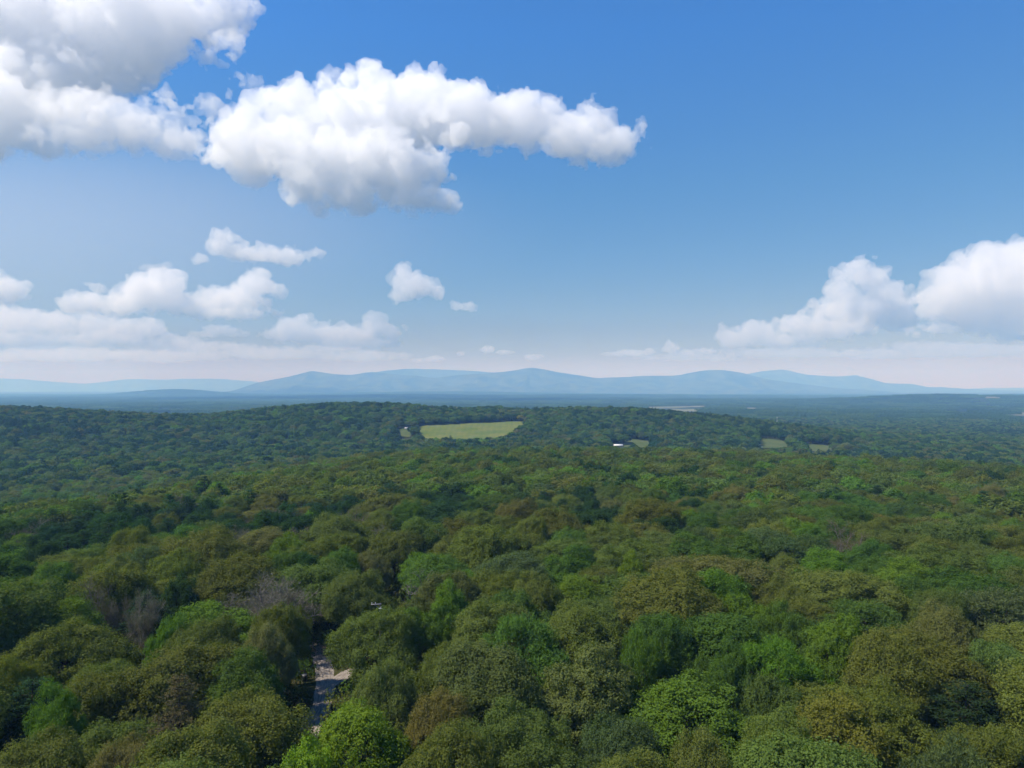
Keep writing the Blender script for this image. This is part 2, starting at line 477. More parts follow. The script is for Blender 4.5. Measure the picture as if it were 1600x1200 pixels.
        cloud(lab, 19800 if k not in (2, 4) else 23500, b, seed=20 + k, sigma_px=0.06, res=0.55, rough=0.9)
# ---------------------------------------------------------------- trees
def mat_leaf(name, instancer=False):
    t = NT(name)
    if instancer:
        c0 = t.n('ShaderNodeAttribute', attribute_type='INSTANCER', attribute_name='tint').outputs['Color']
    else:
        c0 = t.n('ShaderNodeObjectInfo').outputs['Color']
    g = t.n('ShaderNodeNewGeometry')
    v = ramp(t, g.outputs['Random Per Island'], [(0.0, (0.84, 0.86, 0.82)), (0.55, (1.0, 1.0, 1.0)), (0.85, (1.08, 1.06, 0.98)), (1.0, (1.20, 1.13, 1.0))])
    m = t.n('ShaderNodeMix', data_type='RGBA', blend_type='MULTIPLY'); m.inputs[0].default_value = 1.0
    t.l(c0, m.inputs[6]); t.l(v, m.inputs[7])
    d = t.n('ShaderNodeBsdfDiffuse'); t.l(m.outputs[2], d.inputs['Color'])
    m2 = t.n('ShaderNodeMix', data_type='RGBA', blend_type='MULTIPLY'); m2.inputs[0].default_value = 1.0
    t.l(m.outputs[2], m2.inputs[6]); m2.inputs[7].default_value = (0.62, 0.75, 0.40, 1)
    tr = t.n('ShaderNodeBsdfTranslucent'); t.l(m2.outputs[2], tr.inputs['Color'])
    mx = t.n('ShaderNodeAddShader'); t.l(d.outputs[0], mx.inputs[0]); t.l(tr.outputs[0], mx.inputs[1])      # reflected plus transmitted light
    t.l(mx.outputs[0], t.out.inputs['Surface'])
    return t.m

def mat_bark(name, a, b):
    t = NT(name)
    tc = t.n('ShaderNodeTexCoord')
    n = t.n('ShaderNodeTexNoise', i_Scale=3.0, i_Detail=5.0); t.l(tc.outputs['Object'], n.inputs['Vector'])
    c = ramp(t, n.outputs['Fac'], [(0.35, a), (0.65, b)])
    d = t.n('ShaderNodeBsdfDiffuse'); t.l(c, d.inputs['Color']); t.l(d.outputs[0], t.out.inputs['Surface'])
    return t.m

def unit(v):
    return v / np.maximum(np.linalg.norm(v, axis=-1, keepdims=True), 1e-9)

def leaves(P, N, l, w, rs, along=None, tri=False):
    """one folded diamond (or a plain triangle) per leaf; along pulls the leaf axis towards a direction"""
    n = len(P)
    t = rs.normal(size=(n, 3)) * 0.6 if along is not None else rs.normal(size=(n, 3))
    if along is not None: t = t + along
    N = unit(N)
    t = unit(t - N * (t * N).sum(1, keepdims=True)); b = np.cross(N, t)
    l = l * rs.uniform(0.7, 1.3, (n, 1)); w = w * rs.uniform(0.75, 1.25, (n, 1))
    if tri:
        v = np.stack((P - t * l * 0.5 + b * w * 0.5, P + t * l * 0.5, P - t * l * 0.35 - b * w * 0.5), 1).reshape(-1, 3)
        return v, np.arange(3 * n).reshape(n, 3)
    fold = N * w * 0.22
    v = np.stack((P - t * l * 0.5, P + b * w * 0.5 + fold - t * l * 0.05, P + t * l * 0.5, P - b * w * 0.5 + fold - t * l * 0.05), 1).reshape(-1, 3)
    return v, np.arange(4 * n).reshape(n, 4)

class Wood:
    """tapered tubes collected into one mesh"""
    def __init__(s): s.v = []; s.f = []; s.k = 0
    def tube(s, pts, rad, sides=6):
        pts = np.asarray(pts, float); rad = np.asarray(rad, float)
        d = unit(np.gradient(pts, axis=0))
        ref = np.where(np.abs(d[:, 2:3]) > 0.9, np.array([[1., 0, 0]]), np.array([[0, 0, 1.]]))
        a = unit(np.cross(d, ref)); b = np.cross(d, a)
        th = np.linspace(0, 2 * np.pi, sides, endpoint=False)
        ring = pts[:, None] + rad[:, None, None] * (a[:, None] * np.cos(th)[None, :, None] + b[:, None] * np.sin(th)[None, :, None])
        n = len(pts)
        idx = s.k + np.arange(n * sides).reshape(n, sides); nx = np.roll(idx, -1, 1)
        s.v.append(ring.reshape(-1, 3)); s.f.append(np.stack((idx[:-1], nx[:-1], nx[1:], idx[1:]), -1).reshape(-1, 4))
        s.k += n * sides
    def arrays(s): return np.concatenate(s.v), np.concatenate(s.f)

def curve(a, b, bend, n=5):
    t = np.linspace(0, 1, n)[:, None]
    return a * (1 - t) + b * t + bend * (4 * t * (1 - t))

def crown_dirs(n, zmin, rs):
    z = 1 - (np.arange(n) + 0.5) / n * (1 - zmin)
    ph = np.arange(n) * 2.39996 + rs.uniform(0, 6.28)
    r = np.sqrt(1 - z * z)
    return unit(np.stack((r * np.cos(ph), r * np.sin(ph), z), 1) + rs.normal(size=(n, 3)) * 0.16)

def broad_tree(seed, nclump=78, tufts=30, per=7, ls=0.36, lw=0.23, R=6.5, up=5.6, down=3.6, zc=7.2, style='oak', cr=(1.0, 1.9), rough=0.2, tri=False, lobes=1):
    """rounded crown of billowing leaf clumps on a forked trunk -> crown arrays, wood arrays"""
    rs = np.random.RandomState(seed)
    # several overlapping domes of different height make one uneven crown
    if lobes > 1:
        a0 = rs.uniform(0, 6.28)
        ang = a0 + np.arange(lobes) * 6.283 / lobes + rs.normal(size=lobes) * 0.35
        off = R * rs.uniform(0.28, 0.52, lobes)
        LC = np.stack((np.cos(ang) * off, np.sin(ang) * off, rs.uniform(-1.5, 0.7, lobes)), 1)
        LR = R * rs.uniform(0.46, 0.70, lobes)
        LC[0, :2] *= 0.25; LC[0, 2] = 0.9; LR[0] = R * rs.uniform(0.60, 0.72)
    else:
        LC = np.zeros((1, 3)); LR = np.array([R])
    Cs = []; Ds = []
    for q in range(len(LR)):
        nq = int(nclump * (LR[q] / R) ** 2 * (1.0 if lobes == 1 else 0.95)) + 4
        D = crown_dirs(nq, -0.5, rs)
        k = rs.normal(size=(4, 3)) * 1.6; ph = rs.uniform(0, 6.28, 4)
        lump = 1 + rough * np.sin(D @ k.T + ph).sum(1) / 2.2
        E = np.stack((np.full(nq, LR[q]), np.full(nq, LR[q]), np.where(D[:, 2] > 0, up, down) * (LR[q] / R) ** 0.6), 1)
        fr = rs.uniform(0.66, 0.94, nq); fr[rs.rand(nq) < 0.12] *= 0.62
        c = D * E * (lump * fr)[:, None] + LC[q] + np.array((0, 0, zc))
        for q2 in range(len(LR)):
            if q2 != q:
                g = (c - LC[q2] - np.array((0, 0, zc))) / np.array((LR[q2], LR[q2], up * (LR[q2] / R) ** 0.6))
                m = (g * g).sum(1) > 0.5; c = c[m]; D = D[m]
        Cs.append(c); Ds.append(D)
    C = np.concatenate(Cs); D = np.concatenate(Ds); nclump = len(C)
    rc = rs.uniform(cr[0], cr[1], nclump) * (R / 6.5)
    V = []; Fc = []; off = 0
    for c, r, dd in zip(C, rc, D):
        nt = max(4, int(tufts * (r / 1.45) ** 2))
        d = unit(rs.normal(size=(nt * 2, 3)))
        d = d[(d @ dd) > -0.45][:nt]
        p = c + d * r * np.array((1.08, 1.08, 0.80)) * rs.uniform(0.72, 1.06, (len(d), 1))
        P = np.repeat(p, per, 0); dn = np.repeat(d, per, 0)
        if style == 'locust':
            P = P + rs.normal(size=P.shape) * 0.22
            N = dn * 0.6 + rs.normal(size=P.shape) * 0.7 + np.array((0, 0, 0.2))
            v, f = leaves(P, N, ls, lw, rs, along=dn * 0.8 + np.array((0, 0, 1.0)))
        else:
            P = P + rs.normal(size=P.shape) * 0.24
            N = dn * 0.75 + dd * 0.2 + np.array((0, 0, 0.25)) + rs.normal(size=P.shape) * 0.40
            v, f = leaves(P, N, ls, lw, rs, tri=tri)
        V.append(v); Fc.append(f + off); off += len(v)
    w = Wood()
    lean = rs.normal(size=2) * 0.5
    top = np.array((lean[0], lean[1], zc + up * 0.45))
    mid = np.array((lean[0] * 0.4, lean[1] * 0.4, zc - down * 0.75))
    w.tube([(0, 0, -0.6), (0, 0, 0.4), mid * np.array((.5, .5, .5)), mid, (mid + top) / 2, top], np.array((0.46, 0.34, 0.28, 0.24, 0.15, 0.05)) * R / 6.5, 7)
    for i in rs.choice(nclump, min(15, nclump), False):
        h = rs.uniform(0.0, 0.6); a = mid * (1 - h) + top * h
        b = C[i] * 0.95
        w.tube(curve(a, b, np.array((0, 0, -0.35)) + rs.normal(size=3) * 0.25), np.array((0.13, 0.10, 0.075, 0.05, 0.025)) * R / 6.5, 5)
    return (np.concatenate(V), np.concatenate(Fc)), w.arrays()

def pine_tree(seed, H=14.5, R=3.9, per=9, whorls=15, ls=0.42, lw=0.10, tpb=9):
    rs = np.random.RandomState(seed)
    P = []; DN = []
    w = Wood()
    w.tube([(0, 0, -0.5), (0, 0, 1), (0.1, 0, H * 0.5), (0.1, 0.1, H * 0.8), (0.1, 0.1, H)], (0.34, 0.27, 0.18, 0.09, 0.02), 6)
    for z in np.linspace(3.0, H - 0.3, whorls):
        u = (z - 3.0) / (H - 3.0)
        L0 = R * (1 - u) ** 0.62 * (0.75 + 0.25 * min(1, u * 5)) + 0.35
        nb = int(rs.randint(5, 8))
        a0 = rs.uniform(0, 6.28)
        for kk in range(nb):
            a = a0 + kk * 6.283 / nb + rs.normal() * 0.2; L = L0 * rs.uniform(0.65, 1.12)
            tip = np.array((math.cos(a) * L, math.sin(a) * L, z + L * rs.uniform(-0.05, 0.32)))
            base = np.array((0.1, 0.05, z))
            c = curve(base, tip, np.array((0, 0, -0.12 * L)))
            w.tube(c, np.array((0.06, 0.05, 0.04, 0.03, 0.012)), 4)
            n = max(2, int(tpb * L / 3))
            tt = rs.uniform(0.3, 1.05, n)[:, None]
            q = base * (1 - tt) + tip * tt + rs.normal(size=(n, 3)) * np.array((0.32, 0.32, 0.16)) * (0.6 + 0.4 * L / 3)
            P.append(q); DN.append(np.repeat(unit(tip - base + np.array((0, 0, 0.6)))[None], n, 0))
    P = np.repeat(np.concatenate(P), per * 2, 0); DN = np.repeat(np.concatenate(DN), per * 2, 0)
    P = P + rs.normal(size=P.shape) * np.array((0.30, 0.30, 0.17))
    v, f = leaves(P, DN * 0.4 + np.array((0, 0, 0.6)) + rs.normal(size=P.shape) * 0.6, ls, lw, rs, along=DN)
    return (v, f), w.arrays()

def bare_tree(seed, R=6.0, H=12.5, leaf=1500, sliver=8000, dead=False):
    rs = np.random.RandomState(seed)
    w = Wood(); ends = []
    def grow(a, d, L, r, lev):
        n = 5
        bend = rs.normal(size=3) * L * 0.06
        b = a + d * L
        if lev < 4:
            c = curve(a, b, bend)
            w.tube(c, np.linspace(r, r * 0.45, n), 6 if lev < 2 else (4 if lev == 2 else 3))
        if lev >= (3 if not dead else 9):
            ends.append((a, b)); return
        if lev >= 3: return
        for k in range((6, 6, 7)[lev] if not dead else (5, 3, 3)[lev]):
            t = rs.uniform(0.35, 1.0)
            nd = unit(d * 0.75 + rs.normal(size=3) * 0.62 + np.array((0, 0, 0.12)))
            grow(c[0] * (1 - t) + c[-1] * t + bend * 4 * t * (1 - t), nd, L * rs.uniform(0.42, 0.68), r * 0.5, lev + 1)
    fork = np.array((0, 0, H * 0.3))
    w.tube([(0, 0, -0.5), (0, 0, 0.5), fork], (0.42, 0.3, 0.24), 7)
    nl = 7 if not dead else 4
    for k in range(nl):
        a = k * 6.283 / nl + rs.normal() * 0.3; el = rs.uniform(0.5, 1.25)
        d = np.array((math.cos(a) * math.cos(el), math.sin(a) * math.cos(el), math.sin(el)))
        L = 1 / math.sqrt((d[0] ** 2 + d[1] ** 2) / (R * 0.78) ** 2 + d[2] ** 2 / (H * 0.55) ** 2)
        grow(fork, d, L * rs.uniform(0.8, 1.0), 0.17, 0)
    if dead:
        n = 260
        src = np.concatenate(w.v); P = src[rs.randint(len(src), size=n)] + rs.normal(size=(n, 3)) * 0.3
        v, f = leaves(P, rs.normal(size=P.shape), 0.5, 0.03, rs)
        return (v, f), w.arrays()
    A = np.array([e[0] for e in ends]); B = np.array([e[1] for e in ends])
    i = rs.randint(len(A), size=sliver); t = rs.uniform(0.2, 1.15, (sliver, 1))
    P = A[i] * (1 - t) + B[i] * t + rs.normal(size=(sliver, 3)) * 0.28
    d = unit(B[i] - A[i] + np.array((0, 0, 0.3)))
    v, f = leaves(P, np.cross(d, rs.normal(size=d.shape)), 0.62, 0.045, rs, along=d * 1.3)
    i = rs.randint(len(A), size=leaf); t = rs.uniform(0.5, 1.2, (leaf, 1))
    P = A[i] * (1 - t) + B[i] * t + rs.normal(size=(leaf, 3)) * 0.3
    v2, f2 = leaves(P, rs.normal(size=P.shape) + np.array((0, 0, 0.5)), 0.3, 0.17, rs)
    return (np.concatenate((v, v2)), np.concatenate((f, f2 + len(v)))), w.arrays()

# colours of foliage: base colour, word for the label
TINT = {
    'olive': ((0.080, 0.096, 0.022), 'olive green'), 'moss': ((0.068, 0.093, 0.024), 'mossy green'), 'tan': ((0.098, 0.098, 0.032), 'tan olive'),
    'green': ((0.052, 0.091, 0.018), 'plain green'), 'fresh': ((0.068, 0.122, 0.016), 'fresh green'), 'lime': ((0.090, 0.146, 0.015), 'bright lime green'),
    'blue': ((0.058, 0.086, 0.031), 'greyish blue-green'), 'dark': ((0.022, 0.048, 0.014), 'dark green'), 'pine': ((0.021, 0.044, 0.018), 'blackish green'),
    'grey': ((0.100, 0.092, 0.070), 'grey-brown'), 'purple': ((0.086, 0.077, 0.061), 'purplish brown'), 'rust': ((0.084, 0.072, 0.036), 'rusty brown'),
    'yellow': ((0.096, 0.108, 0.019), 'yellowish olive'), 'brown': ((0.090, 0.090, 0.032), 'brownish olive')}

PROTO = {}
def build_protos():
    bark = mat_bark('oak_bark', (0.030, 0.025, 0.020), (0.075, 0.062, 0.050))
    pale = mat_bark('pale_bark', (0.10, 0.088, 0.075), (0.24, 0.215, 0.19))
    leaf = mat_leaf('leaf')
    def add(kind, cw, bk):
        (v, f), (wv, wf) = cw
        PROTO.setdefault(kind, []).append((mesh_np('crown', v, f, leaf), mesh_np('trunk', wv, wf, bk, True)))
    for k in range(7): add('oak', broad_tree(10 + k, nclump=150 + 6 * k, rough=0.24, tufts=44, per=19, ls=0.205, lw=0.165, tri=True, lobes=4 + k % 3, up=5.2, cr=(0.6, 1.35)), bark)
    for k in range(4): add('maple', broad_tree(40 + k, nclump=120, cr=(0.7, 1.5), tufts=40, per=19, ls=0.215, lw=0.185, tri=True, lobes=3 + k % 3, up=6.4, down=4.2, zc=7.0, R=5.8, rough=0.3), bark)
    for k in range(3): add('locust', broad_tree(60 + k, nclump=80, style='locust', lobes=3, ls=0.55, lw=0.10, per=13, cr=(0.9, 1.7), up=6.0, rough=0.34), bark)
    for k in range(4): add('pine', pine_tree(80 + k, R=3.6 + 0.25 * k), bark)
    for k in range(3): add('bare', bare_tree(100 + k), pale)
    add('dead', bare_tree(120, dead=True, R=5.0, H=14), pale)

LANDMARK = [  # crown centre x, crown top y, crown width in the photo; kind; tint; how the label calls it
    (568, 1084, 180, 'maple', 'lime', 'the bright lime tree right of the road', 'bright lime green tree at the right foot of the gravel road'),
    (474, 1150, 140, 'maple', 'lime', None, 'lower bright lime green tree hiding the near end of the gravel road'),
    (425, 905, 155, 'bare', 'grey', 'the bare grey tree above the road', 'nearly leafless grey-brown tree with pale limbs left of the road\'s far end'),
    (418, 972, 100, 'oak', 'brown', None, 'brownish thin-leaved tree just below the bare grey tree by the road'),
    (390, 1012, 140, 'maple', 'green', 'the big green tree left of the road', 'big plain green tree beside the left edge of the gravel road'),
    (280, 895, 85, 'maple', 'dark', 'the darkest tree on the left', 'very dark green tree standing out among paler trees on the left'),
    (32, 915, 85, 'maple', 'dark', 'the dark clump at the left edge', 'dark green tree at the left edge, left one of a dark pair'),
    (102, 897, 75, 'maple', 'dark', None, 'dark green tree near the left edge, right one of a dark pair'),
    (118, 935, 130, 'maple', 'fresh', 'the fresh green tree below the dark clump', 'fresh green billowing tree just below the dark clump at the left edge'),
    (262, 955, 85, 'locust', 'fresh', 'the feathery tree on the left', 'feathery fresh green tree with upright sprays below the darkest left tree'),
    (205, 853, 100, 'locust', 'blue', 'the blue-green tree on the left', 'greyish blue-green tree in the middle of the left canopy'),
    (165, 912, 70, 'bare', 'purple', None, 'purplish brown bare tree right of the dark clump at the left edge'),
    (228, 925, 60, 'bare', 'purple', None, 'smaller purplish bare tree tucked against the darkest left tree'),
    (368, 818, 75, 'bare', 'grey', 'the grey twiggy tree on the left', 'grey twiggy half-bare tree left of the three treetops in a row'),
    (432, 788, 90, 'bare', 'rust', 'the brown crown beside the lime treetop', 'broad brown bare crown left of the bright lime treetop'),
    (488, 798, 80, 'maple', 'lime', 'the lime treetop between two brown crowns', 'bright lime green treetop between two brown bare crowns'),
    (553, 797, 75, 'bare', 'brown', None, 'rounded brown bare crown right of the bright lime treetop'),
    (283, 1055, 105, 'pine', 'rust', 'the rusty conifer near the lower left', 'rusty brown conifer with layered boughs near the lower left corner'),
    (12, 1010, 95, 'oak', 'yellow', 'the yellowish tree at the left edge', 'yellowish olive tree cut by the left edge above the lower corner'),
    (92, 1072, 95, 'maple', 'fresh', 'the fresh green tree at the lower left', 'fresh green tree in the dark hollow near the lower left corner'),
    (60, 1128, 190, 'oak', 'olive', None, 'large olive crown filling the lower left corner'),
    (195, 1130, 130, 'oak', 'tan', None, 'tan olive crown on the bottom edge right of the lower left corner'),
    (592, 955, 150, 'oak', 'olive', 'the oak in front of the utility pole', 'broad olive oak standing in front of the utility pole'),
    (648, 938, 85, 'maple', 'fresh', None, 'fresh green treetop just right of the utility pole'),
    (602, 1030, 110, 'oak', 'moss', 'the mossy tree right of the road', 'mossy green rounded tree on the right side of the gravel road'),
    (762, 938, 165, 'oak', 'moss', 'the round dark-shouldered oak left of centre', 'large round mossy oak with deep dark gaps left of centre'),
    (832, 893, 110, 'oak', 'olive', None, 'olive tree behind the right shoulder of the large round oak'),
    (905, 942, 150, 'oak', 'olive', 'the wide olive oak at the centre', 'wide olive green oak near the centre of the canopy'),
    (1108, 872, 220, 'oak', 'tan', 'the great tan oak right of centre', 'great spreading tan olive oak right of centre'),
    (1325, 885, 190, 'oak', 'olive', 'the wide olive oak on the right', 'wide dome-shaped olive oak on the right with dark hollow at its left'),
    (1518, 888, 165, 'oak', 'green', 'the round green oak near the right edge', 'round plain green oak near the right edge'),
    (1002, 980, 90, 'locust', 'fresh', 'the feathery green tree at the centre', 'feathery green tree in front of the great tan oak'),
    (922, 1010, 190, 'maple', 'moss', 'the tall billowing tree at the centre', 'tall billowing bright-topped tree in the lower centre'),
    (1212, 985, 165, 'locust', 'fresh', 'the spiky bright tree right of centre', 'bright green tree with spiky leaf sprays right of centre'),
    (1142, 1005, 85, 'maple', 'green', None, 'plain green tree tucked left of the spiky bright tree'),
    (1440, 980, 190, 'oak', 'olive', 'the large olive oak at the lower right', 'large olive oak above the dark gap at the lower right'),
    (1562, 985, 120, 'oak', 'moss', None, 'mossy green oak at the right edge beside the large olive oak'),
    (1318, 1085, 190, 'maple', 'yellow', 'the yellowish tree at the bottom right', 'broad yellowish olive tree on the bottom edge right of centre'),
    (1215, 1100, 130, 'oak', 'olive', None, 'olive tree left of the broad yellowish tree at the bottom'),
    (800, 1092, 165, 'oak', 'moss', 'the mossy oak at the bottom centre', 'mossy grey-green oak on the bottom edge just left of centre'),
    (962, 1100, 160, 'oak', 'blue', None, 'greyish blue-green oak on the bottom edge just right of centre'),
    (690, 1068, 120, 'oak', 'tan', None, 'tan olive tree right of the bright lime tree by the road'),
    (1098, 1138, 140, 'oak', 'olive', None, 'olive crown cut by the bottom edge right of centre'),
    (1542, 1108, 150, 'oak', 'olive', None, 'olive crown filling the lower right corner'),
    (985, 862, 65, 'maple', 'lime', 'the small lime tree at the centre', 'small bright lime green tree left of the great tan oak'),
    (1030, 800, 90, 'maple', 'dark', 'the dark tree right of centre', 'dark green tree standing out in the middle distance right of centre'),
    (1080, 778, 80, 'maple', 'dark', None, 'farther dark green tree just right of another dark one'),
    (1242, 803, 70, 'maple', 'lime', 'the lime tree far right', 'bright lime green tree in the canopy on the right'),
    (1322, 825, 65, 'bare', 'rust', 'the rusty tree on the right', 'rusty reddish half-bare tree behind the wide olive oak'),
    (1190, 820, 120, 'oak', 'blue', None, 'greyish blue-green round tree behind the great tan oak'),
    (862, 788, 110, 'maple', 'fresh', 'the fresh green crest left of centre', 'fresh green crown on the crest of the near canopy at the centre'),
    (800, 858, 150, 'oak', 'blue', 'the blue-green oak at the centre', 'wide blue-green oak behind the large round mossy oak'),
    (655, 862, 70, 'dead', 'purple', 'the dead tree left of centre', 'dead tree with bare pale limbs rising from brown twigs'),
    (702, 890, 120, 'oak', 'brown', None, 'brownish olive tree at the foot of the dead tree'),
    (562, 893, 110, 'oak', 'moss', 'the mossy oak above the road', 'mossy oak standing between the road\'s far end and the dead tree'),
    (482, 860, 60, 'maple', 'dark', None, 'narrow dark green tree behind the far end of the road'),
    (455, 850, 80, 'oak', 'green', None, 'plain green tree left of the narrow dark tree behind the road'),
    (1480, 805, 50, 'maple', 'lime', None, 'small bright lime green tree toward the right edge'),
    (1455, 850, 150, 'oak', 'moss', 'the shaded oak toward the right edge', 'shaded mossy oak behind the wide olive oak on the right'),
    (720, 805, 110, 'oak', 'olive', None, 'olive crown on the near canopy crest left of centre'),
    (950, 815, 110, 'oak', 'olive', 'the olive crest tree at the centre', 'olive crown on the near canopy crest right of the fresh green one'),
    (1370, 800, 100, 'oak', 'tan', 'the tan tree on the right crest', 'tan olive crown on the near canopy crest on the right'),
    (1560, 820, 110, 'oak', 'olive', None, 'olive crown on the near canopy crest at the right edge'),
    (320, 812, 70, 'oak', 'moss', None, 'mossy rounded tree at the front of the dark conifer band'),
    (35, 835, 80, 'maple', 'fresh', 'the pale tree at the left crest', 'fresh green tree on the near canopy crest at the left edge'),
    (68, 838, 75, 'maple', 'dark', None, 'small dark green tree on the left canopy crest'),
    (40, 820, 60, 'bare', 'purple', None, 'purplish bare treetop at the left end of the conifer band'),
]
ROAD_PX = [(496, 994), (484, 1040), (484, 1085), (478, 1125), (524, 1100), (536, 1050), (520, 1020)]
def blocks(px, top, wpx, bottom):
    """would this crown stand in front of the road, the pole or the white shed as the photo shows them?"""
    for qx, qy in ROAD_PX + [(500, 1060), (505, 1110), (585, 943), (594, 955), (588, 950)]:
        if abs(px - qx) < wpx * 0.5 and top < qy < bottom: return True
    return False

FIELDS = []            # (world polygon) open ground without trees
def in_poly(x, y, poly):
    x = np.asarray(x); y = np.asarray(y); ins = np.zeros(x.shape, bool)
    n = len(poly)
    for i in range(n):
        x0, y0 = poly[i]; x1, y1 = poly[(i + 1) % n]
        c = ((y0 > y) != (y1 > y)) & (x < (x1 - x0) * (y - y0) / ((y1 - y0) if y1 != y0 else 1e-9) + x0)
        ins ^= c
    return ins

TREES = []             # x, y, z, radius, height, kind, tint, label, ref, px, top
def place_landmarks():
    for px, top, wpx, kind, tint, ref, label in LANDMARK:
        h = {'pine': 14.5, 'dead': 14.5}.get(kind, 13.0)
        Y = 100.0
        for _ in range(30):
            X = (px - 800) / F * Y
            z = float(ground(X, Y))
            Y = 0.5 * Y + 0.5 * F * (CAM_H - z - h) / (top - EYE)
        r = wpx * Y / F / 2
        TREES.append([X, Y, z, min(r, 12.5), h, kind, tint, label, ref, px, top])

def fill_trees(dmax):
    rs = np.random.RandomState(5)
    cand = []
    for _ in range(26000):
        Y = math.sqrt(rs.uniform(36 ** 2, dmax ** 2)); a = rs.uniform(-0.86, 0.86)
        cand.append((a * Y, Y))
    cell = {}
    def key(x, y): return int(x // 16), int(y // 16)
    def add(x, y, r): cell.setdefault(key(x, y), []).append((x, y, r))
    for t in TREES: add(t[0], t[1], t[3])
    cx = np.array([c[0] for c in cand]); cy = np.array([c[1] for c in cand])
    zz = ground(cx, cy)
    inf = np.zeros(len(cand), bool)
    for p in FIELDS: inf |= in_poly(cx, cy, p)
    stand = fbm(cx / 60, cy / 60, 3); st2 = fbm(cx / 45 + 40, cy / 45 + 9, 2)
    for i, (x, y) in enumerate(cand):
        if inf[i]: continue
        r = float(np.clip(rs.normal(7.9, 1.5), 4.2, 10.8))
        ok = True; kx, ky = key(x, y)
        for ax in (-1, 0, 1):
            for ay in (-1, 0, 1):
                for (qx, qy, qr) in cell.get((kx + ax, ky + ay), ()):
                    if (qx - x) ** 2 + (qy - y) ** 2 < (0.60 * (r + qr)) ** 2: ok = False; break
                if not ok: break
            if not ok: break
        if not ok: continue
        d = math.hypot(x, y); az = x / y
        dark_band = 186 < d < 272 and -0.85 < az < 0.15
        u = rs.rand()
        h = np.clip(rs.normal(12.7, 1.5), 9.5, 15.5) * (0.85 + 0.15 * r / 7.9)
        if dark_band and u < 0.82: kind, tint = ('pine' if rs.rand() < 0.55 else 'maple'), ('pine' if rs.rand() < 0.4 else 'dark')
        elif u < 0.035 and d > 125: kind, tint = 'bare', ['grey', 'purple', 'rust', 'brown'][rs.randint(4)]
        elif u < 0.06: kind, tint = 'pine', 'pine'
        elif u < 0.27 + 0.25 * max(0, st2[i] * 3): kind, tint = 'maple', ['fresh', 'green', 'green', 'moss', 'moss', 'fresh', 'green'][rs.randint(7)]
        elif u < 0.36: kind, tint = 'locust', ['green', 'fresh', 'blue'][rs.randint(3)]
        else:
            v = stand[i] * 4 + rs.normal() * 0.6
            kind = 'oak'; tint = 'tan' if v > 1.2 else 'brown' if v > 1.12 else 'olive' if v > -0.1 else 'moss' if v > -0.7 else 'green'
        if kind == 'pine': r = min(r, 5.0)
        px, top = proj(x, y, zz[i] + h); _, bot = proj(x, y, zz[i] + 2.0)
        wpx = 2 * r * F / y
        if 55 < y < 124 and abs(x - np.interp(y, ROAD_Y[::-1], ROAD_X[::-1])) < 4.6: continue
        if blocks(px, top, wpx, bot): continue
        add(x, y, r)
        TREES.append([x, y, float(zz[i]), r, h, kind, tint, None, None, px, top])

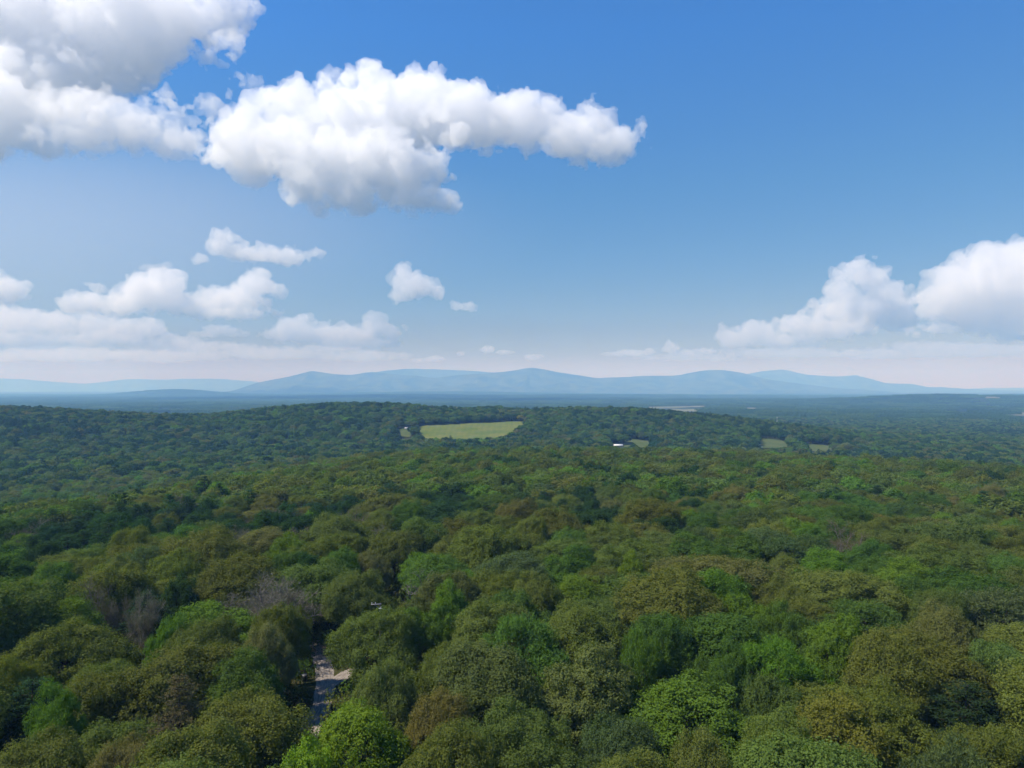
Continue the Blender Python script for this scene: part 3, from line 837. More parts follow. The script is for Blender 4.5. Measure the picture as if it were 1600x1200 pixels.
NAME = {'oak': 'oak_tree', 'maple': 'maple_tree', 'locust': 'locust_tree', 'pine': 'pine_tree', 'bare': 'bare_tree', 'dead': 'dead_tree'}
SHAPE = {'oak': 'rounded oak', 'maple': 'billowing maple', 'locust': 'feathery locust', 'pine': 'pointed pine', 'bare': 'half-bare tree'}
ORD = ['nearest', 'second', 'third', 'fourth', 'fifth', 'sixth', 'seventh', 'eighth', 'ninth', 'tenth', 'eleventh', 'twelfth', 'thirteenth', 'fourteenth', 'fifteenth', 'sixteenth', 'seventeenth', 'eighteenth', 'nineteenth', 'twentieth']
GROUPS = {'oak': 'oaks of the near canopy', 'maple': 'maples of the near canopy', 'locust': 'feathery trees of the near canopy', 'pine': 'pines of the near canopy', 'bare': 'half-bare trees of the near canopy'}
LIMIT = 285
def build_trees():
    """every near tree is an object with a crown and a trunk; the farther woods come as one mass"""
    TREES.sort(key=lambda t: math.hypot(t[0], t[1]))
    vis = [t for t in TREES if -160 < t[9] < 1760]
    cnt = {}; keep = []; rest = []
    for t in vis:
        k = t[5]; cnt[k] = cnt.get(k, 0) + 1
        (keep if (t[7] or cnt[k] <= LIMIT) else rest).append(t)
    refs = [t for t in keep if t[8]]
    buckets = {}
    for t in keep:
        if t[7]: continue
        # the nearest named tree in the picture, and on which side of it this one stands
        best = min(refs, key=lambda q: math.hypot(q[9] - t[9], (q[10] - t[10]) * 1.6))
        dx, dy = t[9] - best[9], t[10] - best[10]
        side = ('left of' if dx < 0 else 'right of') if abs(dx) > 1.3 * abs(dy) else ('behind' if dy < 0 else 'in front of')
        buckets.setdefault((t[5], t[6], best[8], side), []).append((math.hypot(dx, dy), t))
    for (k, tint, ref, side), lst in buckets.items():
        lst.sort(key=lambda q: q[0])
        for n, (_, t) in enumerate(lst):
            base = f"{TINT[tint][1]} {SHAPE[k]}"
            if len(lst) == 1: t[7] = f"{base} {side} {ref}"
            else: t[7] = f"{ORD[min(n, 19)]} {base} {side} {ref}"
    rs = np.random.RandomState(77)
    for t in keep:
        x, y, z, r, h, kind, tint, label, ref, px, top = t
        ps = PROTO[kind]; cm, tm = ps[rs.randint(len(ps))]
        pr = {'pine': 3.9, 'maple': 6.3, 'bare': 6.0, 'dead': 5.0}.get(kind, 6.9)
        ph = {'pine': 14.5, 'maple': 13.4, 'dead': 14.0, 'bare': 12.5, 'locust': 13.4}.get(kind, 12.9)
        o = empty(NAME[kind], (x, y, z - 0.1), rs.uniform(0, 6.28))
        sx = r / pr
        el = rs.uniform(0.88, 1.14)
        o.scale = (sx * el, sx / el, h / ph)
        tag(o, label, 'tree', GROUPS.get(kind))
        c = link('crown', cm, o); link('trunk', tm, o)
        b = np.array(TINT[tint][0]) * rs.normal(1, 0.09) * (1 + rs.normal(size=3) * 0.05)
        c.color = (*np.clip(b, 0.008, 0.3), 1)
    return rest

# ---------------------------------------------------------------- woods beyond the single trees: one object each, instanced on points
def scatter(name, label, pts, rot, scl, pick, tint, protos):
    me = bpy.data.meshes.new(name)
    me.vertices.add(len(pts)); me.vertices.foreach_set('co', np.asarray(pts, np.float32).ravel())
    for nm, ty, arr in (('rot', 'FLOAT', rot), ('pick', 'INT', pick)):
        a = me.attributes.new(nm, ty, 'POINT'); a.data.foreach_set('value', np.asarray(arr, np.float32 if ty == 'FLOAT' else np.int32))
    a = me.attributes.new('scl', 'FLOAT_VECTOR', 'POINT'); a.data.foreach_set('vector', np.asarray(scl, np.float32).ravel())
    a = me.attributes.new('tint', 'FLOAT_COLOR', 'POINT'); a.data.foreach_set('color', np.concatenate((tint, np.ones((len(pts), 1))), 1).astype(np.float32).ravel())
    o = link(name, me)
    src = bpy.data.collections.new(name + '_sources')
    for k, p in enumerate(protos):
        q = bpy.data.objects.new('%s_%02d' % (name, k), p); src.objects.link(q)
    g = bpy.data.node_groups.new(name, 'GeometryNodeTree')
    g.interface.new_socket('Geometry', in_out='INPUT', socket_type='NodeSocketGeometry')
    g.interface.new_socket('Geometry', in_out='OUTPUT', socket_type='NodeSocketGeometry')
    N = g.nodes.new; L = g.links.new
    gi = N('NodeGroupInput'); go = N('NodeGroupOutput')
    ci = N('GeometryNodeCollectionInfo'); ci.inputs['Collection'].default_value = src
    ci.inputs['Separate Children'].default_value = True; ci.inputs['Reset Children'].default_value = True
    ip = N('GeometryNodeInstanceOnPoints'); ip.inputs['Pick Instance'].default_value = True
    def attr(nm, ty):
        q = N('GeometryNodeInputNamedAttribute'); q.data_type = ty; q.inputs['Name'].default_value = nm
        return next(s for s in q.outputs if s.enabled and s.name == 'Attribute')
    cx = N('ShaderNodeCombineXYZ'); L(attr('rot', 'FLOAT'), cx.inputs['Z'])
    er = N('FunctionNodeEulerToRotation'); L(cx.outputs[0], er.inputs[0])
    L(gi.outputs[0], ip.inputs['Points']); L(ci.outputs[0], ip.inputs['Instance'])
    L(attr('pick', 'INT'), ip.inputs['Instance Index']); L(er.outputs[0], ip.inputs['Rotation']); L(attr('scl', 'FLOAT_VECTOR'), ip.inputs['Scale'])
    L(ip.outputs[0], go.inputs[0])
    md = o.modifiers.new('instances', 'NODES'); md.node_group = g
    tag(o, label, None, None, 'stuff')
    return o

def joined(cw, leaf, bark, name):
    (v, f), (wv, wf) = cw
    me = mesh_np(name, np.concatenate((v, wv)), np.concatenate((f, wf + len(v))), [leaf, bark])
    mi = np.zeros(len(f) + len(wf), np.int32); mi[len(f):] = 1
    me.polygons.foreach_set('material_index', mi)
    return me

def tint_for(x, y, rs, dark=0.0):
    """mixed woods: stands of olive, green and brown, conifers in bands; the dark tints also paint in cloud shadow"""
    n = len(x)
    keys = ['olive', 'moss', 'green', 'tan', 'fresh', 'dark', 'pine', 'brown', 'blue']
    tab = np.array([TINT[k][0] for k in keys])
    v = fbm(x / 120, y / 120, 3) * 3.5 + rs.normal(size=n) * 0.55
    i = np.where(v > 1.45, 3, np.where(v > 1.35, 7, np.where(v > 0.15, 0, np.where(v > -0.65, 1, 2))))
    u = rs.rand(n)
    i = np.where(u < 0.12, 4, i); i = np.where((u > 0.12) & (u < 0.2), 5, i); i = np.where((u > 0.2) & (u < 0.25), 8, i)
    i = np.where(rs.rand(n) < dark, np.where(rs.rand(n) < 0.55, 5, 2), i)  # share of trees darkened, putting cloud shadow into the far woods' colour
    con = fbm(x / 210 + 30, y / 85 - 12, 3) * 3 + rs.normal(size=n) * 0.3 > 0.75  # conifer stands drawn out into bands, also imitating bands of cloud shadow
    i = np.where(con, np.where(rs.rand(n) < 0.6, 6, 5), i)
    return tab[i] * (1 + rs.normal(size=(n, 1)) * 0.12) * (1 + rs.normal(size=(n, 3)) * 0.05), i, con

def hexpts(sp, ymin, ymax, amax, rs, jit=0.36):
    xs = np.arange(-amax * ymax, amax * ymax, sp); ys = np.arange(ymin, ymax, sp * 0.87)
    X, Y = np.meshgrid(xs, ys); X = X + (np.arange(len(ys)) % 2)[:, None] * sp / 2
    X = (X + rs.normal(size=X.shape) * sp * jit * 0.6).ravel(); Y = (Y + rs.normal(size=Y.shape) * sp * jit * 0.6).ravel()
    k = np.abs(X) < amax * Y
    return X[k], Y[k]

def build_far_woods(rest, dnear):
    rs = np.random.RandomState(9)
    leaf = mat_leaf('far_leaf', True)
    bark = bpy.data.materials['oak_bark']
    mid = [joined(broad_tree(200 + k, nclump=80 + 4 * k, tufts=18, per=4, ls=0.60, lw=0.42, rough=0.25, lobes=3 + k % 3, cr=(0.9, 1.7)), leaf, bark, 'wood_tree') for k in range(6)] + \
          [joined(pine_tree(220 + k, per=3, whorls=11, ls=0.7, lw=0.3, tpb=7), leaf, bark, 'wood_tree') for k in range(2)]
    low = [joined(broad_tree(240 + k, nclump=36, tufts=9, per=3, lobes=3, ls=1.25, lw=0.95, rough=0.22, cr=(1.4, 2.3)), leaf, bark, 'wood_tree') for k in range(5)] + \
          [joined(pine_tree(250 + k, per=1, whorls=9, ls=1.2, lw=0.6, tpb=5), leaf, bark, 'wood_tree') for k in range(2)]
    def emit(name, label, X, Y, protos, nb, extra=None, dark=0.0):
        k = np.ones(len(X), bool)
        for p in FIELDS: k &= ~in_poly(X, Y, p)
        X, Y = X[k], Y[k]
        n = len(X)
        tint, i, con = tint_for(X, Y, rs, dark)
        s = np.clip(rs.normal(1.1, 0.19, n), 0.6, 1.65); hz = np.clip(rs.normal(0.97, 0.09, n), 0.7, 1.25)
        pick = np.where(con, nb + rs.randint(len(protos) - nb, size=n), rs.randint(nb, size=n))
        if extra is not None:
            ex = extra
            X = np.concatenate((X, ex[:, 0])); Y = np.concatenate((Y, ex[:, 1])); s = np.concatenate((s, ex[:, 2] / 6.9)); hz = np.concatenate((hz, ex[:, 3] / 12.9))
            tint = np.concatenate((tint, ex[:, 4:7])); pick = np.concatenate((pick, rs.randint(nb, size=len(ex))))
        Z = ground(X, Y) - 0.2
        print(name, len(X))
        scatter(name, label, np.stack((X, Y, Z), 1), rs.uniform(0, 6.28, len(X)), np.stack((s, s, hz), 1), pick, tint, protos)
    X, Y = hexpts(11.2, dnear * 0.7, 700, 0.86, rs)
    d = np.hypot(X, Y); k = (d > dnear) & (d < 700)
    ex = np.array([[t[0], t[1], t[3], t[4], *TINT[t[6]][0]] for t in rest]) if rest else None
    emit('middle_forest', 'unbroken forest canopy between the near trees and the far ridge', X[k], Y[k], mid, 6, ex)
    X, Y = hexpts(11.4, 480, 2300, 0.86, rs)
    d = np.hypot(X, Y); k = (d >= 700) & (d < 2300)
    emit('ridge_forest', 'dark forest covering the low far ridge and its flanks', X[k], Y[k], low, 5, None, 0.58)  # high dark share: cloud shadow painted over the ridge
    # the wooded plain: patches of many treetops
    pats = []
    for q in range(4):
        r2 = np.random.RandomState(300 + q); V = []; Fq = []; off = 0
        for _ in range(62):
            c = np.array((r2.uniform(-50, 50), r2.uniform(-50, 50), r2.uniform(5.5, 9.0)))
            d = crown_dirs(44, -0.3, r2)
            v, f = leaves(c + d * np.array((6, 6, 4.6)) * r2.uniform(0.75, 1.05, (44, 1)), d + np.array((0, 0, .3)) + r2.normal(size=d.shape) * 0.3, 3.2, 2.8, r2)
            V.append(v); Fq.append(f + off); off += len(v)
        pats.append(mesh_np('wood_patch', np.concatenate(V), np.concatenate(Fq), leaf))
    X, Y = hexpts(88, 1600, 11500, 0.84, rs)
    d = np.hypot(X, Y); k = (d >= 2280) & (fbm(X / 700, Y / 350, 3) > -0.22)
    X, Y = X[k], Y[k]
    for p in FIELDS:
        k = ~in_poly(X, Y, p); X, Y = X[k], Y[k]
    n = len(X); print('plain', n)
    tint, _, _ = tint_for(X, Y, rs, 0.92)  # darkened tints here too, painted cloud shadow on the plain
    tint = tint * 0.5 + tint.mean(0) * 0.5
    s = rs.uniform(0.85, 1.15, n)
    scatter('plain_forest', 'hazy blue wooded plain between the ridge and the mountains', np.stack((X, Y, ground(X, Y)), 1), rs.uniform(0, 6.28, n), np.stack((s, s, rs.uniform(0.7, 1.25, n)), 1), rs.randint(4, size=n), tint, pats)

def build_undergrowth():
    rs = np.random.RandomState(31)
    leaf = bpy.data.materials['far_leaf']; bark = bpy.data.materials['oak_bark']
    pr = [joined(broad_tree(400 + k, nclump=14, tufts=12, per=5, ls=0.34, lw=0.22, R=1.7, up=1.6, down=0.9, zc=1.2, cr=(1.6, 2.6), rough=0.3), leaf, bark, 'bush') for k in range(4)]
    X, Y = hexpts(3.0, 40, 250, 0.86, rs, 0.6)
    px, py = proj(X, Y, ground(X, Y))
    off = X - np.interp(Y, ROAD_Y[::-1], ROAD_X[::-1])
    k = (Y > 122) | (off < -2.1) | (off > np.where((Y > 101) & (Y < 113), 4.6, 2.1))
    k &= np.hypot(X + 32.4, (Y - 104.4) * 0.7) > 1.7                     # a trodden spot where the bin stands
    X, Y = X[k], Y[k]
    n = len(X)
    tab = np.array([TINT[q][0] for q in ('green', 'moss', 'dark', 'olive')]) * 0.9
    s = rs.uniform(0.6, 1.5, n)
    scatter('undergrowth', 'bushes and saplings filling the ground under the near trees', np.stack((X, Y, ground(X, Y) - 0.15), 1), rs.uniform(0, 6.28, n), np.stack((s, s, s * rs.uniform(0.7, 1.3, n)), 1), rs.randint(4, size=n), tab[rs.randint(4, size=n)], pr)

# centre line of the gravel road (world), from far to near
ROAD_Y = np.array([123.5, 120, 117, 111, 104, 98, 92, 89, 86, 80, 72, 60])
ROAD_X = np.array([-34.4, -33.1, -31.9, -29.6, -27.4, -26.3, -26.0, -25.9, -25.6, -24.5, -23.0, -21.0])
# ---------------------------------------------------------------- road, pole, fields, buildings
def mat_plain(name, col, rough=0.7, metal=0.0):
    t = NT(name)
    n = t.n('ShaderNodeTexNoise', i_Scale=6.0, i_Detail=4.0)
    tc = t.n('ShaderNodeTexCoord'); t.l(tc.outputs['Object'], n.inputs['Vector'])
    c = ramp(t, n.outputs['Fac'], [(0.3, tuple(0.85 * q for q in col)), (0.7, tuple(min(1, 1.1 * q) for q in col))])
    p = t.n('ShaderNodeBsdfPrincipled'); t.l(c, p.inputs['Base Color'])
    p.inputs['Roughness'].default_value = rough; p.inputs['Metallic'].default_value = metal
    t.l(p.outputs[0], t.out.inputs['Surface'])
    return t.m

def mat_gravel():
    t = NT('gravel')
    g = t.n('ShaderNodeUVMap')
    w = t.n('ShaderNodeMapping'); t.l(g.outputs[0], w.inputs['Vector']); w.inputs['Scale'].default_value = (1.0, 0.12, 1)
    n1 = t.n('ShaderNodeTexNoise', i_Scale=5.0, i_Detail=6.0); t.l(w.outputs[0], n1.inputs['Vector'])
    n2 = t.n('ShaderNodeTexNoise', i_Scale=9.0, i_Detail=8.0, i_Roughness=0.7); t.l(g.outputs[0], n2.inputs['Vector'])
    ad = t.n('ShaderNodeMath', operation='ADD'); t.l(n1.outputs['Fac'], ad.inputs[0]); t.l(n2.outputs['Fac'], ad.inputs[1])
    c = ramp(t, ad.outputs[0], [(0.72, (0.125, 0.104, 0.086)), (0.98, (0.195, 0.168, 0.142)), (1.25, (0.270, 0.238, 0.205))])
    b = t.n('ShaderNodeBsdfDiffuse'); t.l(c, b.inputs['Color']); t.l(b.outputs[0], t.out.inputs['Surface'])
    return t.m

def ribbon(name, path, half, m, n_across=9, lift=0.06, rut=0.05, seed=0):
    path = np.array(path, float)
    s = np.concatenate(([0], np.cumsum(np.hypot(*np.diff(path, axis=0).T))))
    k = int(s[-1] / 0.7) + 2; u = np.linspace(0, s[-1], k)
    x = np.interp(u, s, path[:, 0]); y = np.interp(u, s, path[:, 1])
    ker = np.ones(9) / 9
    x = np.convolve(np.pad(x, 4, mode='edge'), ker, 'valid'); y = np.convolve(np.pad(y, 4, mode='edge'), ker, 'valid')
    tx, ty = np.gradient(x), np.gradient(y); l = np.hypot(tx, ty); nx, ny = ty / l, -tx / l
    h = np.interp(u, s, half) if np.ndim(half) else np.full(k, half)
    v = np.linspace(-1, 1, n_across)
    wob = 1 + 0.22 * np.stack([fbm(u / 2.2 + 3 * sd, u * 0 + sd + seed, 3) for sd in (0.3, 5.7)], 1) * 2
    e = np.where(v[None, :] < 0, wob[:, :1], wob[:, 1:])
    X = x[:, None] + nx[:, None] * v * h[:, None] * e; Y = y[:, None] + ny[:, None] * v * h[:, None] * e
    rutz = -rut * (np.exp(-((np.abs(v) - 0.45) / 0.16) ** 2))
    Z = ground(X, Y) + lift + rutz[None, :] - (np.abs(v) > 0.95)[None, :] * 0.10
    idx = np.arange(X.size).reshape(X.shape)
    f = np.stack((idx[:-1, :-1], idx[:-1, 1:], idx[1:, 1:], idx[1:, :-1]), -1).reshape(-1, 4)
    me = mesh_np(name, np.stack((X, Y, Z), -1).reshape(-1, 3), f[:, ::-1], m, True)
    uv = me.uv_layers.new(name='UVMap')
    U = np.stack(np.broadcast_arrays(v[None, :] * h[:, None], u[:, None]), -1).reshape(-1, 2)
    li = np.zeros(len(me.loops), np.int32); me.loops.foreach_get('vertex_index', li)
    uv.data.foreach_set('uv', U[li].astype(np.float32).ravel())
    return link(name, me)

def build_road():
    m = mat_gravel()
    o = ribbon('road', list(zip(ROAD_X, ROAD_Y)), 1.5, m)
    tag(o, 'pale gravel track with wheel ruts running through a gap in the trees', kind='structure')
    b = ribbon('path', [(-28.6, 101), (-27.0, 104.5), (-25.2, 108.5), (-23.6, 111.2), (-20, 112.5)], [0.4, 1.3, 1.5, 1.1, 0.9], m, lift=0.045, rut=0.02, seed=4)
    tag(b, 'short gravel turnout branching off the right side of the road', kind='structure')

def box(bm_list, c, s):
    """8-vertex box arrays"""
    c = np.array(c, float); s = np.array(s, float) / 2
    v = np.array([(x, y, z) for z in (-1, 1) for y in (-1, 1) for x in (-1, 1)]) * s + c
    f = np.array([(0, 2, 3, 1), (4, 5, 7, 6), (0, 1, 5, 4), (2, 6, 7, 3), (0, 4, 6, 2), (1, 3, 7, 5)])
    return v, f

def lathe(prof, n=14):
    prof = np.array(prof, float); k = len(prof)
    th = np.linspace(0, 2 * np.pi, n, endpoint=False)
    v = np.stack((prof[:, 0, None] * np.cos(th), prof[:, 0, None] * np.sin(th), np.repeat(prof[:, 1, None], n, 1)), -1).reshape(-1, 3)
    idx = np.arange(k * n).reshape(k, n); nx = np.roll(idx, -1, 1)
    return v, np.stack((idx[:-1], nx[:-1], nx[1:], idx[1:]), -1).reshape(-1, 4)

def build_pole():
    wood = mat_plain('weathered_pole', (0.10, 0.085, 0.07), 0.9)
    arm_m = mat_plain('grey_timber', (0.30, 0.30, 0.29), 0.8)
    can_m = mat_plain('grey_paint', (0.34, 0.36, 0.40), 0.45)
    cer = mat_plain('porcelain', (0.40, 0.40, 0.41), 0.3)
    Y = 112.0; X = (594.5 - 800) / F * Y
    z = float(ground(X, Y)); top = at(594, 942, Y)[2]; H = top - z
    t = empty('utility_pole', (X, Y, z), 0.12)
    tag(t, 'utility pole with grey transformer can rising from the trees by the road', 'utility pole')
    w = Wood(); w.tube([(0, 0, -0.8), (0, 0, H * 0.5), (0, 0, H)], (0.17, 0.145, 0.12), 10)
    v, f = w.arrays(); cv, cf = lathe([(0.0, H + 0.03), (0.08, H + 0.02), (0.12, H - 0.01)], 10)
    link('pole', mesh_np('pole', np.concatenate((v, cv)), np.concatenate((f, cf[:, ::-1] + len(v))), wood, True), t)
    v, f = box(None, (-0.62, -0.16, H - 0.10), (1.62, 0.11, 0.13)); o = link('crossarm', mesh_np('crossarm', v, f, arm_m), t)
    for q, x in enumerate((-1.3, -0.75)):
        v, f = lathe([(0.0, 0.27), (0.05, 0.26), (0.07, 0.2), (0.05, 0.17), (0.08, 0.12), (0.05, 0.08), (0.03, 0.0), (0.03, -0.03)])
        link('insulator', mesh_np('insulator', v + np.array((x, -0.16, H - 0.035)), f, cer, True), t)
    w = Wood(); w.tube([(-1.05, -0.13, H - 0.16), (-0.5, -0.13, H - 0.5), (-0.11, -0.1, H - 0.8)], (0.025, 0.025, 0.025), 5)
    v, f = w.arrays(); link('brace', mesh_np('brace', v, f, arm_m, True), t)
    c = np.array((0.06, -0.46, H - 1.62))
    v, f = lathe([(0.0, 0.0), (0.25, 0.0), (0.27, 0.03), (0.27, 0.86), (0.295, 0.865), (0.295, 0.92), (0.24, 0.98), (0.0, 1.0)], 18)
    can = link('transformer', mesh_np('transformer', v + c, f, can_m, True), t)
    v, f = lathe([(0.05, 0.0), (0.06, 0.08), (0.04, 0.11), (0.06, 0.16), (0.035, 0.2), (0.05, 0.26), (0.02, 0.32), (0.0, 0.33)], 10)
    link('bushing', mesh_np('bushing', v + c + np.array((0.08, 0, 0.96)), f, cer, True), can)
    v, f = box(None, c + np.array((0.0, 0.3, 0.6)), (0.12, 0.16, 0.5)); link('bracket', mesh_np('bracket', v, f, can_m), can)
    w = Wood()
    w.tube(curve(np.array((-1.3, -0.16, H + 0.2)), c + np.array((0.08, 0, 1.28)), np.array((0, 0, -0.12)), 7), np.full(7, 0.014), 4)
    v, f = w.arrays(); link('jumper_wire', mesh_np('jumper_wire', v, f, wood, True), t)

def build_bin():
    blk = mat_plain('black_plastic', (0.018, 0.018, 0.02), 0.45); lid = mat_plain('grey_plastic', (0.11, 0.11, 0.12), 0.35)
    Y = 105.6; X = (476.5 - 800) / F * Y; z = float(ground(X, Y))
    t = empty('wheeled_bin', (X, Y, z), 0.25)
    tag(t, 'small black bin with dull grey lid at the left edge of the gravel road', 'bin')
    v, f = box(None, (0, 0, 0.52), (0.62, 0.66, 0.92)); v[:4, :2] *= 0.78
    link('body', mesh_np('body', v, f, blk), t)
    v, f = box(None, (0, 0, 1.015), (0.70, 0.76, 0.07)); v[4:, :2] *= 0.86; v[6:, 2] += 0.06
    link('lid', mesh_np('lid', v, f, lid), t)
    w = Wood(); w.tube([(-0.28, 0.42, 0.97), (0.28, 0.42, 0.97)], (0.025, 0.025), 6); v, f = w.arrays(); link('handle', mesh_np('handle', v, f, blk), t)
    for sx in (-1, 1):
        v, f = lathe([(0.0, -0.04), (0.12, -0.04), (0.13, 0.0), (0.12, 0.04), (0.0, 0.04)], 12)
        link('wheel', mesh_np('wheel', v[:, [2, 0, 1]] + np.array((sx * 0.29, 0.3, 0.12)), f, blk, True), t)

def field(name, label, pix, m, y0=500.0, y1=15000.0, extra=0.0, step=6):
    """open ground: the patch of terrain seen through these photo pixels, laid as its own sheet on the ground"""
    pts = [ground_at(px, py, 0, y0, y1) for px, py in pix]
    poly = [(p[0], p[1]) for p in pts]
    FIELDS.append(poly)
    # the woods also stand back from its near side
    for back in ((0.95, 0.90, 0.85) if y0 >= 1800 else (0.96, 0.92) if 'pasture' in name else ()):
        FIELDS.append([(a * back, b * back) for a, b in poly])
    xs = [p[0] for p in poly]; ys = [p[1] for p in poly]
    c = (sum(xs) / len(xs), sum(ys) / len(ys))
    n = len(poly); rings = step
    V = [(c[0], c[1])]; Fq = []
    dense = []
    for i in range(n):
        a, b = poly[i], poly[(i + 1) % n]
        for q in range(8): dense.append((a[0] + (b[0] - a[0]) * q / 8, a[1] + (b[1] - a[1]) * q / 8))
    k = len(dense)
    for r in range(1, rings + 1):
        for p in dense: V.append((c[0] + (p[0] - c[0]) * r / rings, c[1] + (p[1] - c[1]) * r / rings))
    T = []
    for i in range(k): T.append((0, 1 + i, 1 + (i + 1) % k, 1 + (i + 1) % k))
    V = np.array(V); far = math.hypot(*c)
    Z = ground(V[:, 0], V[:, 1]) + 0.25 + far * 0.0006
    me = bpy.data.meshes.new(name)
    faces = [(0, 1 + i, 1 + (i + 1) % k) for i in range(k)]
    for r in range(rings - 1):
        o = 1 + r * k
        faces += [(o + i, o + k + i, o + k + (i + 1) % k, o + (i + 1) % k) for i in range(k)]
    me.from_pydata(np.column_stack((V, Z)).tolist(), [], faces); me.materials.append(m); me.update()
    o = link(name, me)
    tag(o, label, kind='structure')
    return o

def mat_grass(name, a, b, sc):
    t = NT(name)
    g = t.n('ShaderNodeNewGeometry')
    n = t.n('ShaderNodeTexNoise', i_Scale=sc, i_Detail=7.0, i_Roughness=0.65); t.l(g.outputs['Position'], n.inputs['Vector'])
    c = ramp(t, n.outputs['Fac'], [(0.35, a), (0.65, b)])
    # mown swaths
    w = t.n('ShaderNodeTexWave', i_Scale=0.035, i_Distortion=2.5, i_Detail=2.0); t.l(g.outputs['Position'], w.inputs['Vector'])
    k = t.n('ShaderNodeMix', data_type='RGBA', blend_type='MULTIPLY'); k.inputs[0].default_value = 1.0
    t.l(c, k.inputs[6]); t.l(ramp(t, w.outputs['Fac'], [(0.2, (0.95, 0.96, 0.95)), (0.8, (1.03, 1.02, 1.0))]), k.inputs[7])
    d = t.n('ShaderNodeBsdfDiffuse'); t.l(k.outputs[2], d.inputs['Color']); t.l(d.outputs[0], t.out.inputs['Surface'])
    return t.m

def build_fields():
    hay = mat_grass('meadow_grass', (0.088, 0.125, 0.030), (0.140, 0.150, 0.045), 0.035)
    pas = mat_grass('pasture_grass', (0.058, 0.088, 0.027), (0.092, 0.108, 0.040), 0.03)
    dry = mat_grass('dry_field', (0.10, 0.115, 0.06), (0.19, 0.185, 0.11), 0.004)
    field('meadow', 'yellow-green hay meadow on the slope of the far ridge', [(649, 667), (700, 664), (740, 661.5), (790, 659.5), (825, 659.5), (820, 675), (792, 692), (735, 699), (690, 699), (650, 693)], hay)
    field('pasture', 'small green clearing just left of the hay meadow', [(612, 674), (622, 671), (640, 669), (648, 674), (640, 684), (620, 682)], pas)
    field('pasture', 'small pale clearing right of the long white shed', [(976, 689), (990, 686.5), (1014, 690), (1030, 697), (1000, 703), (974, 703)], pas)
    field('pasture', 'pale clearing at the foot of the ridge right of centre', [(1182, 686), (1205, 686.5), (1232, 691), (1230, 701), (1186, 701)], pas)
    field('pasture', 'thin pale clearing right of the ridge foot', [(1254, 695), (1285, 696), (1303, 699), (1300, 706), (1256, 706)], pas)
    for lab, p in [('long pale hayfield on the hazy plain right of centre', [(1000, 637), (1060, 635.5), (1105, 634.5), (1110, 636), (1060, 638.5), (1004, 639.5)]),
                   ('narrow pale field on the hazy plain below another', [(1030, 640.5), (1100, 639.5), (1112, 643), (1035, 644.5)]),
                   ('short pale field on the hazy plain farther right', [(1150, 638), (1185, 637), (1190, 640), (1152, 641)]),
                   ('bright strip of field on the hazy plain at far right', [(1480, 645.5), (1500, 645), (1502, 648), (1482, 649)]),
                   ('pale strip of field cut by the right edge', [(1570, 646), (1640, 645.5), (1640, 650), (1572, 650)]),
                   ('bluish strip of open ground above the ridge left of the meadow', [(648, 637), (690, 636), (705, 639), (655, 641)]),
                   ('pale fields on the hill at the far right', [(1520, 621), (1560, 620.5), (1562, 623), (1522, 624)])]:
        field('field', lab, p, dry, 1800.0, 15000.0)

def house(name, label, px, py, wpx, roof_c, wall_c, cat, y0=700.0, y1=15000.0, deep=0.6, hgt=0.42, rz=0.0, lift=0.0):
    """gabled building whose roof shows at a photo pixel; walls, two roof slopes, door, windows"""
    X, Y, z = ground_at(px, py, lift, y0, y1)
    W = wpx * Y / F; Dp = W * deep; h = W * hgt * 0.55; rh = W * hgt * 0.45
    t = empty(name, (X, Y, z), rz); tag(t, label, cat)
    wm = mat_plain(name + '_wall', wall_c, 0.8); rm = mat_plain(name + '_roof', roof_c, 0.5); dm = mat_plain(name + '_dark', (0.05, 0.05, 0.055), 0.4)
    v, f = box(None, (0, 0, h / 2 - 0.5), (W, Dp, h + 1.0)); 
    g = np.array([(-W / 2, -Dp / 2, h), (-W / 2, Dp / 2, h), (-W / 2, 0, h + rh), (W / 2, -Dp / 2, h), (W / 2, Dp / 2, h), (W / 2, 0, h + rh)])
    gf = np.array([(0, 2, 1, 1), (3, 4, 5, 5)]) + 8
    me = bpy.data.meshes.new('wall'); me.from_pydata(np.concatenate((v, g)).tolist(), [], [tuple(q) for q in f.tolist()] + [(8, 10, 9), (11, 12, 13)]); me.materials.append(wm)
    link('wall', me, t)
    ov = W * 0.03
    for s in (-1, 1):
        q = np.array([(-W / 2 - ov, s * (Dp / 2 + ov), h - ov * rh / (Dp / 2)), (W / 2 + ov, s * (Dp / 2 + ov), h - ov * rh / (Dp / 2)), (W / 2 + ov, 0, h + rh), (-W / 2 - ov, 0, h + rh)])
        q = np.concatenate((q + np.array((0, 0, 0.03)), q + np.array((0, 0, 0.03 + W * 0.012))))
        ff = [(0, 1, 2, 3), (7, 6, 5, 4), (0, 4, 5, 1), (1, 5, 6, 2), (2, 6, 7, 3), (3, 7, 4, 0)]
        link('roof', mesh_np('roof', q, ff, rm), t)
    v, f = box(None, (-W * 0.05, -Dp / 2 - 0.03, h * 0.36), (W * 0.1, 0.06, h * 0.72)); link('door', mesh_np('door', v, f, dm), t)
    for k in (-0.34, -0.2, 0.16, 0.32):
        v, f = box(None, (W * k, -Dp / 2 - 0.02, h * 0.55), (W * 0.07, 0.05, h * 0.35)); link('window', mesh_np('window', v, f, dm), t)
    return X, Y, z

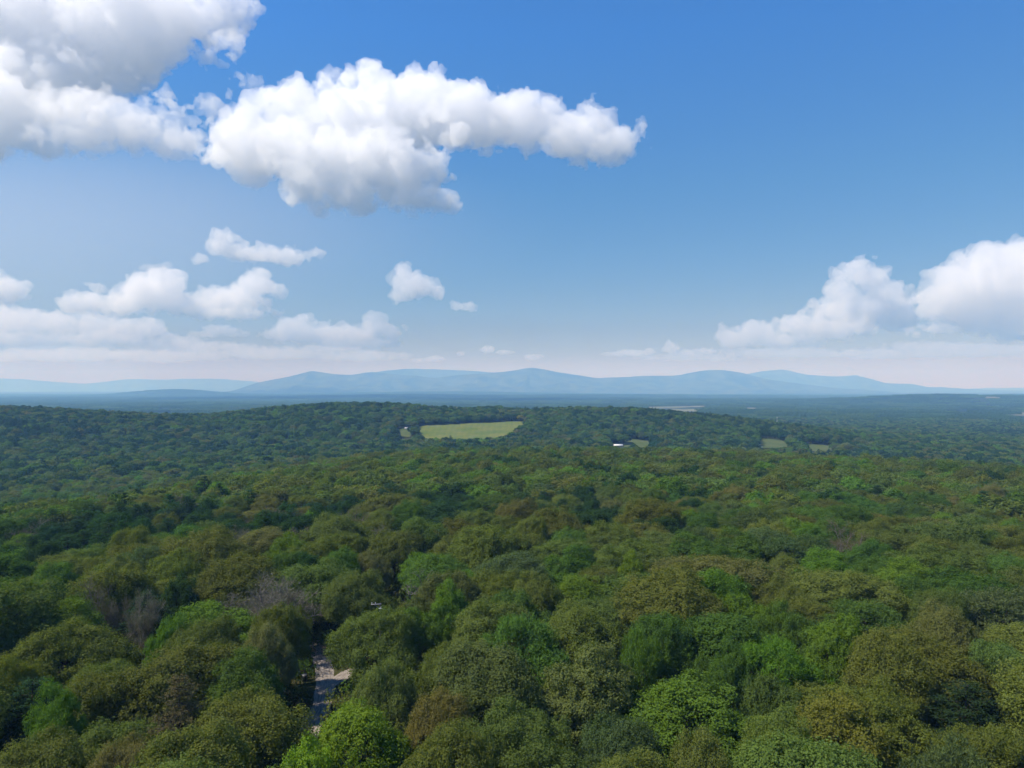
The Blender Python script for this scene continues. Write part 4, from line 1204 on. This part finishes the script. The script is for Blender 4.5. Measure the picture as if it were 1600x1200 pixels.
def build_buildings():
    white = (0.78, 0.78, 0.78)
    X, Y, z = house('shed', 'long white-roofed shed at the foot of the far ridge', 966, 697.5, 13.5, white, (0.62, 0.62, 0.60), 'shed', 560.0, deep=0.42, hgt=0.24)
    q = 380.0 / Y
    FIELDS.append([(X * (Y - 150) / Y - 6, Y - 150), (X * (Y - 150) / Y + 6, Y - 150), (X + 12, Y + 8), (X - 12, Y + 8)])
    house('farmhouse', 'small pale house in the clearing left of the hay meadow', 635, 671.5, 5.0, (0.30, 0.31, 0.33), (0.4, 0.4, 0.4), 'house', hgt=0.8)
    for lab, px, py, w in [('tiny white building on the plain above the hay meadow', 714, 638.5, 4.5), ('tiny white building on the plain farther right of the meadow', 752, 630, 3.0),
                           ('tiny white building on the hazy plain right of centre', 905, 629.5, 3.5), ('small white building beside the pale field at far right', 1505, 646.5, 4.5),
                           ('tiny white building on the hazy plain at the left', 262, 651, 3.0)]:
        X, Y, z = house('barn', lab, px, py, w, white, white, 'barn', 2000.0, hgt=0.55)
        FIELDS.append([(X - 40, Y - 420), (X + 40, Y - 420), (X + 40, Y + 30), (X - 40, Y + 30)])
    # thin mast behind the right end of the ridge
    X, Y = (1214 - 800) / F * 1750, 1750.0
    z = float(ground(X, Y)); top = at(1214, 651.5, Y)[2]
    t = empty('radio_mast', (X, Y, z)); tag(t, 'thin white mast standing above the trees right of the ridge', 'mast')
    m = mat_plain('mast_paint', (0.75, 0.75, 0.75), 0.5)
    H = top - z
    w = Wood(); w.tube([(0, 0, -1), (0, 0, H * 0.6), (0, 0, H)], (0.35, 0.3, 0.2), 8); v, f = w.arrays(); link('mast_tube', mesh_np('mast_tube', v, f, m, True), t)
    v, f = box(None, (0, 0, H * 0.96), (0.9, 0.9, 1.8)); link('antenna', mesh_np('antenna', v, f, m), t)
import time as _t
_t0 = _t.time()
def _p(*a): print('%.1fs' % (_t.time() - _t0), *a)
build_terrain(); build_mountains(); _p('terrain')
build_clouds(); _p('clouds')
build_haze()
build_road(); build_fields(); build_buildings()
build_protos(); _p('protos', sum(len(m.polygons) for m in bpy.data.meshes))
DNEAR = 270.0
place_landmarks(); fill_trees(DNEAR)
_rest = build_trees(); _p('trees', len(TREES), len(_rest), {k: sum(1 for t in TREES if t[5] == k) for k in NAME})
build_far_woods(_rest, DNEAR); _p('far')
build_undergrowth(); build_pole(); build_bin()
_p('all', sum(len(m.polygons) for m in bpy.data.meshes))
_c = {}
for m in bpy.data.meshes: _c[m.name.split('.')[0]] = _c.get(m.name.split('.')[0], 0) + len(m.polygons)
print(_c)
